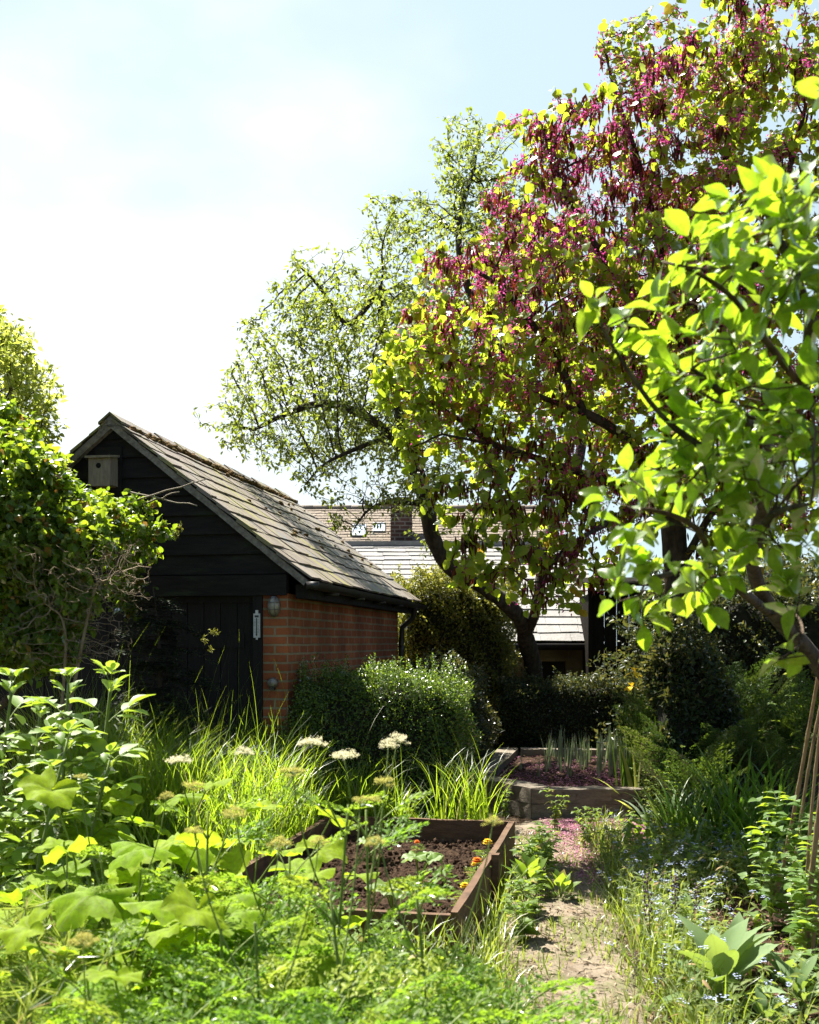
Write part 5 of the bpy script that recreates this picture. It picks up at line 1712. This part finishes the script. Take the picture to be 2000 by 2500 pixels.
def squash(label, n=4):
    o = thing('squash_seedling', label, 'seedling', (0, 0, 0), 0, 'squash seedlings in the plank bed')
    m, s = MB(), MB()
    for k in range(n):
        az = k * 2.4; P = arc((0, 0, 0), az, .13 + .05 * rng.random(), .2, .7, 6)
        s.tube(P, .005, 5)
        put_mallow(m, P[-1][None], fr1((math.cos(az), math.sin(az), .1), (0, -.2, 1), .11 + .03 * rng.random(), .15), np.array([rng.random()]))
    s.build('stem', M_stem, o); m.build('foliage', M_bean, o)
    return o


sq = squash('s')
place([sq], [(*on_soil(1025, 2085), 1.2, 'squash seedling with pale glossy leaves in the middle of the soil'), (*on_soil(905, 2035), 1.0, 'squash seedling near the back left corner of the bed'), (*on_soil(960, 2150), 1.1, 'squash seedling closest to the camera in the bed')])

# --- leafy weeds and nettles beside the path
wA = bushy('leafy_weed', 'w', 'weed', 'leafy weeds beside the plank bed', T_ovate, M_weed, .30, .22, 9, 5, .075); wB = rosette('leafy_weed', 'w', 'weed', 'leafy weeds beside the plank bed', T_ovate, M_weed, 18, .06, .12, .1, 1.2, .06, .9)
place([wA, wB], [(.93, 7.25, 0, 1.0, 'leafy weed at the far end of the right bed plank'), (.86, 6.95, 0, 1.0, 'broad leafy weed between bed plank and pink petals'), (.84, 6.6, 0, 1.1, 'bright leafy weed halfway along the right bed plank'), (.74, 6.35, 0, 1.1, 'leafy weed just behind the bed stake'),
                 (.70, 5.85, 0, .9, 'leafy weed in front of the bed stake'), (.92, 6.25, 0, .8, 'low leafy weed spilling onto the path edge'), (.62, 5.4, 0, .9, 'leafy weed near the front right bed corner'), (.95, 7.6, 0, .7, 'small leafy weed beyond the bed corner')])
nA = bushy('nettle', 'n', 'nettle', 'dull nettles below the sleepers', T_ovate, M_weed, .38, .2, 7, 7, .055, .3)
place([nA], [(1.22, 8.55, 0, .9, 'nettle clump at the sleeper corner'), (1.40, 8.0, 0, .75, 'nettle clump on the petals in front of the sleeper'), (1.66, 7.8, 0, .75, 'nettle clump right of the petal strewn path'), (1.35, 7.85, 0, .8, 'low nettle clump beside the path bend'), (2.05, 8.5, 0, .6, 'nettle clump in the shade under the right sleeper'), (.85, 9.1, 0, .7, 'small nettle against the angled sleeper')])

# --- spears in the sleeper bed
sA = straps('spear_plant', 's', 'spear plant', 'upright grey spears in the sleeper bed', 5, .40, .017, .07, .08, M_spear, 6, .016); sB = straps('spear_plant', 's', 'spear plant', 'upright grey spears in the sleeper bed', 4, .36, .016, .11, .10, M_spear, 6, .014)
spots = []
for k in range(70):
    y = 10.5 + 1.9 * rng.random(); x = 1.40 + (y - 10.5) * .12 + .95 * rng.random() ** .9
    spots.append((x, y, .19, .7 + .45 * rng.random(), 'upright grey green spear of leaves in the sleeper bed row'))
spots += [(1.35, 10.7, .19, .6, 'upright grey green spear of leaves in the sleeper bed row'), (1.45, 10.9, .19, .9, 'upright grey green spear of leaves in the sleeper bed row'), (1.22, 11.2, .19, .5, 'upright grey green spear of leaves in the sleeper bed row')]
place([sA, sB], spots)

# --- shady border on the right
fA = fern('a', 15, .62); fB = fern('b', 12, .52)
fspots = []
for (x, y, D, lab) in [(1640, 1690, 9.6, 'fern nearest the yellow irises'), (1720, 1650, 9.9, 'highest fern in the middle of the border'), (1800, 1680, 9.5, 'fern right of the highest fern'), (1880, 1700, 9.2, 'fern below the drooping apple bough'),
                       (1650, 1770, 9.0, 'fern under the irises, left of the others'), (1710, 1740, 9.2, 'fern in the second row below the highest fern'), (1770, 1760, 8.9, 'fern above the strap leaved clumps'), (1840, 1760, 8.8, 'fern at the right of the second row'),
                       (1960, 1690, 9.0, 'fern beside the cane tops'), (1920, 1760, 8.6, 'fern behind the longest cane'), (1690, 1820, 8.4, 'lowest fern of the border, near the perennials'), (1850, 1640, 10.2, 'dim fern at the back of the border'), (1780, 1620, 10.4, 'dim fern behind the highest fern')]:
    X_, Y_, Z_, s_ = at(x, y, D, .62)
    fspots.append((X_, Y_, max(0, .62 * (s_ - 1.25)), min(s_, 1.25), lab))
place([fA, fB], fspots)
# raised back of the border that carries the ferns
m = MB()
XX, YY = np.meshgrid(np.linspace(2.2, 6.2, 40), np.linspace(7.6, 12.2, 40))
ZZ = .02 + .62 * np.clip((YY - 7.8) / 1.6, 0, 1) ** 1.2 * np.clip((XX - 2.3) / .5, 0, 1) + rng.normal(0, .012, XX.shape) - .05 * (XX < 2.25)
i, j = np.meshgrid(np.arange(39), np.arange(39), indexing='ij')
m.add(np.stack([XX, YY, ZZ], -1).reshape(-1, 3), np.stack([i * 40 + j, i * 40 + j + 1, (i + 1) * 40 + j + 1, (i + 1) * 40 + j], -1).reshape(-1, 4))
structure(m.build('bank_ground', M_ground), 'low earth bank under the ferns')
lA = straps('daylily_clump', 'l', 'daylily', 'strap leaved clumps in the border', 60, .85, .024, .25, 1.35, M_lily, 9, .06); lB = straps('daylily_clump', 'l', 'daylily', 'strap leaved clumps in the border', 46, .75, .022, .35, 1.4, M_lily, 9, .06)
place([lA, lB], [(*at(1800, 1830, 7.4, .72), 'strap leaved clump arching in the middle of the border'), (*at(1730, 1880, 7.2, .65), 'strap leaved clump left of the big arching one'), (*at(1880, 1850, 7.0, .72), 'strap leaved clump beside the leaning cane'), (*at(1950, 1880, 7.3, .65), 'strap leaved clump behind the canes'),
                 (*at(1660, 1910, 7.6, .72), 'strap leaved clump at the end of the sleeper'), (*at(1850, 1960, 6.6, .65), 'low strap leaved clump above the blue flowers')])
pA = bushy('border_perennial', 'p', 'perennial', 'small leaved perennials in the border', T_pear, M_weed, .75, .35, 16, 12, .05, .15)
place([pA], [(*at(1600, 1740, 9.3, .8), 'small leaved perennial beside the grey spears'), (*at(1590, 1850, 8.9, .8), 'low small leaved perennial over the sleeper end'), (*at(1640, 1830, 8.3, .8), 'small leaved perennial under the ferns'), (*at(1680, 1740, 8.9, .8), 'small leaved perennial between two ferns'),
             (*at(1600, 1900, 8.3, .8), 'small leaved perennial at the right end of the sleepers'), (*at(1930, 1660, 8.8, .8), 'small leaved perennial under the apple bough')])
dA = straps('broad_strap_plant', 'd', 'plant', 'dark broad strap plants', 9, .55, .05, .25, 1.0, M_sage, 8, .03)
place([dA], [(*at(1625, 1935, 7.7, .45), 'dark plant with broad drooping blue grey straps by the sleeper end'), (*at(1680, 2010, 7.0, .45), 'blue grey broad strapped plant above the blue flowers'), (*at(1560, 2010, 7.4, .45), 'low broad strapped plant at the path side')])


def iris(label, h):
    o = thing('yellow_iris', label, 'iris', (0, 0, 0), 0, 'yellow irises')
    m, s, f = MB(), MB(), MB()
    n = 16
    blades(m, np.concatenate([rng.normal(0, .05, (n, 2)), np.zeros((n, 1))], 1), h * (.7 + .4 * rng.random(n)), rng.random(n) * 6.283, np.abs(rng.normal(.10, .07, n)), np.full(n, .026), 8, .25)
    P = arc((0, 0, 0), .5, h, .03, .05, 6); s.tube(P, .005, 5)
    a = np.arange(3) * 2.094
    f.scatter(leaf_t(6, .62, -.15, 1.0, .6), np.repeat(P[-1][None], 3, 0), frames(np.stack([np.cos(a), np.sin(a), .35 + 0 * a], -1), None, .075, .1))
    f.scatter(leaf_t(5, .5, .3, .2, .6), np.repeat(P[-1][None], 3, 0), frames(np.stack([np.cos(a + 1), np.sin(a + 1), 1.6 + 0 * a], -1), None, .055, .1))
    m.build('foliage', M_lily, o); s.build('stem', M_stem, o); f.build('flower_head', M_yellow, o)
    return o


i1 = iris('i', 1.15)
place([i1], [(*at(1540, 1668, 9.8, 1.18), 'yellow iris in front of the low dark hedge'), (*at(1562, 1632, 9.6, 1.18), 'yellow iris highest against the dark timber store'), (*at(1670, 1630, 9.5, 1.18), 'yellow iris half hidden among the ferns')])
# pale young strap leaves by the iris
place([straps('yellow_strap_plant', 'y', 'plant', 'pale strap plants', 9, .5, .03, .5, .5, M_gold, 7, .02)], [(*at(1560, 1745, 9.3, .62), 'pale yellow striped strap leaves below the front iris')])

# --- canes and peas
canes = [((1882, 2222), (2012, 1600, 5.55), 'longest bamboo cane leaning right from the mulch'), ((1908, 2245), (2005, 1730, 5.55), 'second bamboo cane close beside the longest one'), ((1952, 2330), (2003, 1800, 5.0), 'thin bamboo cane among the pea tops'),
         ((1967, 2372), (2000, 1960, 4.75), 'thick bamboo cane at the right picture edge'), ((1982, 2386), (2015, 2000, 4.8), 'dark slim bamboo cane beside the thick one')]
for k, (p, q, lab) in enumerate(canes):
    a_ = G(*p); a_[2] = -.05; b_ = W(*q)
    b_ = a_ + (b_ - a_) * (1.35 if k > 1 else 1.12)
    t = np.linspace(0, 1, 40)[:, None]
    P = a_ + (b_ - a_) * t + .012 * np.sin(t * 5 + k) * np.array([1, .4, 0])
    r0 = [.013, .011, .010, .016, .010][k]
    rr = np.full(40, r0) * (1 - .3 * t[:, 0]); rr[4::7] *= 1.22
    m = MB(); m.tube(P, rr, 8)
    tag(m.build('bamboo_cane', M_cane, origin=a_), lab, 'cane', 'bamboo canes of the pea wigwam')


def pea(label, h):
    o = thing('pea_plant', label, 'pea plant', (0, 0, 0), 0, 'pea plants climbing the canes')
    m, s = MB(), MB()
    for st in range(3):
        wv = rng.normal(0, .06, 6)
        P = smooth_path([(wv[0] * .5, wv[1] * .5, 0), (wv[2], wv[3], h * .5), (wv[4] * 1.4, wv[5] * 1.4, h * (.75 + .3 * rng.random()))], 16)
        s.tube(P, .0022, 4, .5, cap=False)
        for k in range(2, 16, 2):
            az = k * 1.57 + st + rng.normal(0, .4)
            d = np.array([math.cos(az), math.sin(az), .35])
            for sd_ in (-1, 1):     # clasping stipules
                dd = np.array([math.cos(az + sd_ * .8), math.sin(az + sd_ * .8), .25])
                m.scatter(T_ovate, P[k][None], fr1(dd, (-dd[0] * .4, -dd[1] * .4, 1), (.105 * (.8 + .4 * rng.random())), .25))
            q = arc(P[k], az, .11, .7, 1.2, 5)
            s.tube(q, .001, 3, .5, cap=False)
            for j in (2, 4):
                for sd_ in (-1, 1):
                    a2 = az + sd_ * 1.0
                    m.scatter(T_ovate, q[j][None], fr1((math.cos(a2), math.sin(a2), .2), (0, -.2, 1), (.09 * (.8 + .4 * rng.random())), .3))
            tt_ = np.linspace(0, 1, 8); q2 = q[-1] + np.stack([math.cos(az) * .05 * tt_ + .012 * np.sin(tt_ * 9), math.sin(az) * .05 * tt_ + .012 * np.cos(tt_ * 9), .02 * tt_], -1)
            s.tube(q2, .0006, 3, .5, cap=False)
    m.build('foliage', M_pea, o); s.build('stem', M_stem, o)
    return o


e1 = pea('e', 1.0); e2 = pea('e', .85)
place([e1, e2], [(*at(1960, 1960, 5.5, 1.0), 'pea plant on the middle cane'), (*at(1885, 1905, 5.5, 1.0), 'pea plant with its tip left of the longest cane'), (*at(1985, 2080, 4.9, .85), 'pea plant at the right picture edge'), (*at(1960, 2130, 5.0, .85), 'pea plant in front of the second cane'),
                 (*at(1995, 2230, 4.5, .85), 'low pea plant closest to the camera'), (*at(2020, 2060, 5.9, 1.0), 'pea plant behind the cane row'), (*at(1950, 2010, 5.4, 1.0), 'pea plant twining up the second cane'), (*at(2010, 1980, 5.2, 1.0), 'pea plant half outside the right edge')])

# --- woolly leaved plants, bottom right
gA = rosette('woolly_plant', 'g', 'plant', 'woolly grey green plants', T_big, M_sage, 15, .13, .22, .15, 1.0, .10, .40); gB = rosette('woolly_plant', 'g', 'plant', 'woolly grey green plants', T_big, M_sage, 18, .07, .13, .2, 1.25, .10, .4)
place([gA, gB], [(1.30, 4.30, 0, 1.2, 'tall woolly plant with upright folded grey green leaves'), (1.62, 4.25, 0, 1.2, 'low woolly plant right of the upright one'), (1.52, 4.75, 0, .9, 'woolly plant on the edge of the mulch'), (1.40, 4.05, 0, .9, 'low woolly plant at the bottom edge'),
                 (1.85, 4.45, 0, .75, 'woolly plant with drooping leaves near the canes'), (1.18, 4.15, 0, .8, 'small woolly plant beside the path'), (1.68, 4.6, 0, .6, 'small woolly plant on the mulch'), (1.75, 4.0, 0, .8, 'woolly rosette in the bottom right corner'), (1.45, 5.3, 0, .8, 'woolly plant among the blue flowers')])

# --- faded flower spikes
def spike(label):
    o = thing('faded_spike', label, 'flower spike', (0, 0, 0), 0, 'faded flower spikes')
    s, f = MB(), MB()
    P = arc((0, 0, 0), 0, .5, .02, .12, 8); s.tube(P, .0028, 4)
    for k in range(26):
        t = .55 + .45 * k / 26; b0 = P[0] + (P[-1] - P[0]) * t
        az = k * 2.4; d = np.array([math.cos(az), math.sin(az), .25]); c_ = b0 + d * .018
        s.tube([b0, c_], .0008, 3, .5, cap=False)
        f.lathe([(.001, -.008), (.0055, -.003), (.006, .003), (.001, .008)], 5, Matrix.Translation(c_), rng.random())
    s.build('stem', M_bstem, o); f.build('flower_head', M_faded, o)
    return o


k1 = spike('k')
place([k1], [(float(W(x, 1, D)[0]), D, 0, (1.6 - (y - YH) * D / F) / .5, lab) for x, y, D, lab in [(1548, 2325, 4.4, 'faded purple flower spike closest to the path'), (1655, 2315, 4.5, 'faded purple spike beside the upright woolly plant'), (1625, 2330, 4.4, 'faded purple spike left of the upright woolly plant'), (1672, 2330, 4.6, 'faded purple spike just behind the upright woolly plant'),
             (1590, 2130, 4.9, 'tall brown seed spike left of two others'), (1650, 2140, 5.0, 'tall brown seed spike in the middle of the blue flowers'), (1692, 2155, 5.1, 'tall brown seed spike nearest the mulch'), (1600, 2380, 4.2, 'short faded spike low in the blue flowers')]])


# --- fennel like haze of foliage, bottom left
def fuzzy(label):
    o = thing('love_in_a_mist', label, 'plant', (0, 0, 0), 0, 'thread leaved plants')
    m, s = MB(), MB()
    for k in range(22):
        P = arc((0, 0, 0), k * 2.4, .62 * (.5 + .5 * rng.random()), .05, .5 * rng.random() + .1, 7)
        s.tube(P, .0018, 3, .5, cap=False)
        for q in range(2, 7):
            n = 26
            d = nrm(rng.normal(0, 1, (n, 3)) + (0, 0, .4))
            m.scatter(diamond_t(.06, .0), np.repeat(P[q][None], n, 0), frames(d, None, .05 + .03 * rng.random(n), 1.0))
    m.build('foliage', M_forget, o); s.build('stem', M_stem, o)
    return o


z1 = fuzzy('z')
place([z1], [(*at(x, y, D, .62), lab) for x, y, D, lab in [(30, 2190, 3.2, 'thread leaved plant at the left edge'), (110, 2200, 3.1, 'thread leaved plant right of the edge one'), (60, 2290, 2.8, 'thread leaved plant in the left foreground'), (140, 2330, 2.75, 'thread leaved plant beside the sunlit broad leaves'), (20, 2380, 2.6, 'lowest thread leaved plant in the left corner')]])
cA = rosette('comfrey', 'c', 'plant', 'comfrey plants', T_big, M_mallow, 16, .16, .28, .1, .9, .05, .3)
place([cA], [(-1.25, 3.9, .0, 1.5, 'comfrey with long pointed green leaves in the shade of broad leaves'), (-1.65, 4.3, .0, 1.5, 'comfrey with long leaves by the left bean stems')])

# ------------------------------------------------------------------ grass and ground cover
def in_bed(x, y, pad=.0):
    q = np.array(BEDM.inverted())
    lx = q[0, 0] * x + q[0, 1] * y + q[0, 3]; ly = q[1, 0] * x + q[1, 1] * y + q[1, 3]
    return (lx > -BW - pad) & (lx < .04 + pad) & (ly > -BL_ - pad) & (ly < .03 + pad)


def path_d(x, y):
    d = np.full(len(x), 9.0)
    for k in range(0, 90, 2):
        d = np.minimum(d, np.hypot(x - Pc[k, 0], y - Pc[k, 1]) - pw_[k])
    return d


def in_shed(x, y):
    q = np.array(SH.inverted())
    lx = q[0, 0] * x + q[0, 1] * y + q[0, 3]; ly = q[1, 0] * x + q[1, 1] * y + q[1, 3]
    return (lx > -3.2) & (lx < .04) & (ly > -.06) & (ly < 4.6)


def right_of_bed(x, y):
    q = np.array(BEDM.inverted())
    return (q[0, 0] * x + q[0, 1] * y + q[0, 3] > -.05) & (q[1, 0] * x + q[1, 1] * y + q[1, 3] < .1)


# long grass behind and left of the plank bed
n = 40000
x = rng.uniform(-2.7, .62, n); y = rng.uniform(5.6, 9.6, n)
dens = np.clip(.65 + .4 * np.sin(x * 3.3 + y * 2.1) * np.sin(y * 3.7 - x), .35, 1)
ok = ~in_bed(x, y, .02) & ~in_shed(x, y) & (path_d(x, y) > .02) & (rng.random(n) < dens) & ~((y > 8.3) & (x < .1)) & ~((x < -1.0) & (y < 6.4)) & ~((x > .0) & (y > 7.95)) & ~((x > -.45) & (y > 8.2)) & ~right_of_bed(x, y) & ~((x > .12) & (y > 7.75))
x, y = x[ok], y[ok]; n = len(x)
gh = (.52 + .20 * np.sin(x * 2.1 + 1) * np.sin(y * 1.9) + .34 * rng.random(n)) * np.where((y > 6.7) & (x > -2.6) & (x < .15), np.where(x < -.85, 1.5, np.where(x > -.02, .38, np.where(x > -.3, .62, 1.0))), .92)
m = MB()
blades(m, np.stack([x, y, np.zeros(n)], -1), gh, rng.random(n) * 6.283, np.abs(rng.normal(.10, .10, n)), .006 + .008 * rng.random(n), 7, 1.35)
# flowering stems with nodding tips
k = rng.choice(n, 240, False)
blades(m, np.stack([x[k], y[k], np.zeros(240)], -1), gh[k] * 1.25 + .18, rng.random(240) * 6.283, np.abs(rng.normal(.08, .07, 240)), np.full(240, .0045), 9, .75)
o = m.build('grass', M_grass)
tag(o, 'long bright grass between the plank bed and the shed', kind='stuff')

# short grass and weeds along the path
n = 16000
x = rng.uniform(-.6, 1.7, n); y = rng.uniform(2.2, 8.4, n)
pd = path_d(x, y)
ok = ~in_bed(x, y, .02) & (((pd > -.03) & (pd < .55) & (x < Pc[np.clip(np.searchsorted(Pc[:, 1], y), 0, 89), 0] + .1)) | ((pd > -.1) & (pd < .25)) | ((pd < 0) & (rng.random(n) < .5) & (np.sin(x * 9) * np.sin(y * 5) > -.2)))
x, y, pd = x[ok], y[ok], pd[ok]; n = len(x)
gh = np.where(pd < 0, .05 + .07 * rng.random(n), .10 + .24 * rng.random(n)) * np.where(y < 5, 1.2, 1)
m = MB()
blades(m, np.stack([x, y, np.full(n, .01)], -1), gh, rng.random(n) * 6.283, np.abs(rng.normal(.3, .25, n)), .004 + .005 * rng.random(n), 5, 1.1)
tag(m.build('short_grass', M_lawn), 'short grass tufts growing along the earth path', kind='stuff')

# low leafy ground cover under the foreground plants
n = 22000
x = rng.uniform(-3.2, .75, n); y = rng.uniform(1.2, 7.4, n)
ok = ~in_bed(x, y, .03) & (path_d(x, y) > .25)
x, y = x[ok], y[ok]; n = len(x)
hh = (.02 + .34 * rng.random(n) ** 1.3) * np.clip(1.1 - .06 * y, .4, 1)
d = nrm(rng.normal(0, 1, (n, 3)) * (1, 1, .5) + (0, 0, .35))
m = MB(); m.scatter(T_ovate, np.stack([x, y, hh], -1), frames(d, None, .03 + .05 * rng.random(n) ** 2, .4))
tag(m.build('ground_cover', M_weed), 'low leafy ground cover under the foreground plants', kind='stuff')
n = 9000
x = rng.uniform(1.25, 4.6, n); y = rng.uniform(6.2, 11.5, n)
ok = (path_d(x, y) > .12) & ~((y > 7.9) & (x < 2.3)) & ~((y > 9.0) & (x < 2.5)) & ~((y > 6.2) & (x < 1.5) & (y < 6.4))
x, y = x[ok], y[ok]; n = len(x)
hh = .02 + .30 * rng.random(n) ** 1.5
d = nrm(rng.normal(0, 1, (n, 3)) * (1, 1, .5) + (0, 0, .35))
m = MB(); m.scatter(T_ovate, np.stack([x, y, hh], -1), frames(d, None, .03 + .06 * rng.random(n) ** 2, .4))
tag(m.build('border_ground_cover', M_weed), 'shaded leafy ground cover below the ferns', kind='stuff')

# forget-me-nots along the right of the path
n = 1500
y = rng.uniform(3.6, 7.5, n); x = 1.06 + rng.random(n) * (.50 + .22 * (y - 3.6)) + .09 * (y - 4)
ok = (path_d(x, y) > -.02) & (x < 2.4) & ~((x > 1.15) & (y < 4.75) & (rng.random(n) < .75)) & ~((x > 1.55) & (y < 5.9) & (rng.random(n) < .92)) & ~((x > 1.9) & (y < 6.0))
x, y = x[ok], y[ok]; n = len(x)
m = MB()
hgt = .20 + .22 * rng.random(n)
cen = blades(m, np.stack([x, y, np.zeros(n)], -1), hgt, rng.random(n) * 6.283, np.abs(rng.normal(.25, .2, n)), np.full(n, .0035), 6, .7)
k = 11
Pn = cen[:, 1:6][np.arange(n)[:, None], rng.integers(0, 5, (n, k))].reshape(-1, 3)
d = nrm(rng.normal(0, 1, Pn.shape) * (1, 1, .5) + (0, 0, .25))
m.scatter(T_lance, Pn, frames(d, None, .03 + .035 * rng.random(len(Pn)), .4))
tips = cen[:, 6]
q = rng.random(n) < .34
tp_ = tips[q]
kk = 10
c2 = np.repeat(tp_, kk, 0) + rng.normal(0, .011, (len(tp_) * kk, 3)) * (1, 1, .5)
mm = 5
c3 = np.repeat(c2, mm, 0)
a = np.tile(np.arange(mm) * 6.283 / mm, len(c2)) + np.repeat(rng.random(len(c2)) * 6, mm)
d = np.stack([np.cos(a), np.sin(a), np.full(len(a), .25)], -1)
m.scatter(diamond_t(.9, .0), c3, frames(d, None, .0052, .15), np.repeat(rng.random(len(c2)), mm), 1)
tag(m.build('forget_me_nots', [M_forget, M_blue]), 'pale blue forget-me-nots crowding the right of the path', kind='stuff')
# a few in the long grass
n = 60
x = rng.uniform(-2.0, -.6, n); y = rng.uniform(7.4, 8.2, n); ok = ~in_bed(x, y, .05); x, y = x[ok], y[ok]
c2 = np.repeat(np.stack([x, y, .62 + .2 * rng.random(len(x))], -1), 10, 0) + rng.normal(0, .014, (len(x) * 10, 3))
c3 = np.repeat(c2, 5, 0); a = np.tile(np.arange(5) * 1.2566, len(c2)) + np.repeat(rng.random(len(c2)) * 6, 5)
m = MB(); m.scatter(diamond_t(.9, 0), c3, frames(np.stack([np.cos(a), np.sin(a), np.full(len(a), .25)], -1), None, .0055, .15))
tag(m.build('blue_flower_sprinkle', M_blue), 'small blue flowers scattered in the long grass', kind='stuff')

# fallen petals
def petals(n, fx, fz, name, label):
    P = fx(n); N = len(P)
    d = nrm(rng.normal(0, 1, (N, 3)) * (1, 1, .2))
    m = MB(); m.scatter(diamond_t(.6, .12), P + np.stack([np.zeros(N), np.zeros(N), fz + .006 * rng.random(N)], -1), frames(d, None, .012 + .012 * rng.random(N), .25))
    tag(m.build(name, M_pink), label, kind='stuff')
def f1(n):
    y = rng.uniform(9.5, 12.6, n); x = rng.uniform(.8, 2.5, n)
    ok = inpoly(x, y) & (rng.random(n) < np.clip(.9 - .45 * np.abs(y - 10.3) + .4 * np.sin(x * 5) * np.sin(y * 4), .05, 1))
    return np.stack([x[ok], y[ok], np.zeros(ok.sum())], -1)
petals(9000, f1, .215, 'fallen_petals', 'pink fallen petals on the soil of the sleeper bed')
def f2(n):
    t = rng.random(n); c = np.clip((9.05 - 2.3 * t ** 1.2), 6.2, 9.1); x = 1.22 + .9 * (rng.random(n) - .35) * (1 - .55 * t) - .12 * t + .5 * np.clip(8.8 - 8.8 * t, 0, 1) * rng.random(n)
    y = c + rng.normal(0, .12, n)
    ok = ~((y > 9.0)) & ~((x < 1.18) & (y > 8.95 - .3)) & ~in_bed(x, y, .05)
    return np.stack([x[ok], y[ok], np.zeros(ok.sum())], -1)
petals(7000, f2, .040, 'path_petals', 'pink fallen petals drifted over the bend of the path')
def f3(n):
    x = rng.uniform(1.15, 2.35, n); y = rng.uniform(8.2, 9.05, n)
    return np.stack([x, y, np.zeros(n)], -1)
petals(3600, f3, .040, 'ground_petals', 'pink fallen petals on the ground in front of the right sleeper')
# grit and dry straw lying on the path
n = 5200
k = rng.integers(0, 70, n); a = rng.uniform(-1.1, 1.1, n)
P = Pc[k] + Nn[k] * (a * pw_[k])[:, None] + rng.normal(0, .03, (n, 2))
d = nrm(rng.normal(0, 1, (n, 3)) * (1, 1, .35))
sz_ = .006 + .016 * rng.random(n) ** 2
m = MB(); m.scatter(diamond_t(.8, .25), np.stack([P[:, 0], P[:, 1], np.full(n, .036) - .012 * np.abs(a) ** 3], -1), frames(d, None, sz_, .5))
q = rng.random(n) < .35
m.scatter(diamond_t(.10, .02), np.stack([P[q, 0], P[q, 1], np.full(q.sum(), .038) - .012 * np.abs(a[q]) ** 3], -1), frames(d[q] * (1, 1, .3), None, .04 + .05 * rng.random(q.sum()), .3))
tag(m.build('path_litter', pbr('path_grit', (.11, .075, .045), (.36, .29, .20), 20, .95, None, .2, rndamt=.85)), 'grit and dry straw lying on the earth path', kind='stuff')
# mulch on the pea bed
m = MB(); s_ = MB(); soil_patch(s_, 1.6, 2.3, .05, .02, 80); m.merge(s_, Matrix.Translation((1.45, 4.0, 0)))
structure(m.build('mulch', M_soil, smooth=False), 'dark bark mulch round the canes')
n = 2600
x = rng.uniform(1.5, 3.0, n); y = rng.uniform(4.05, 6.25, n)
d = nrm(rng.normal(0, 1, (n, 3)) * (1, 1, .4))
m = MB(); m.scatter(diamond_t(.5, .1), np.stack([x, y, np.full(n, .066) + .012 * rng.random(n)], -1), frames(d, None, .012 + .022 * rng.random(n), .4))
tag(m.build('mulch_chips', pbr('bark_chips', (.10, .05, .035), (.26, .15, .11), 20, .95, None, .2, rndamt=.8)), 'reddish bark chips on the mulch', kind='stuff')
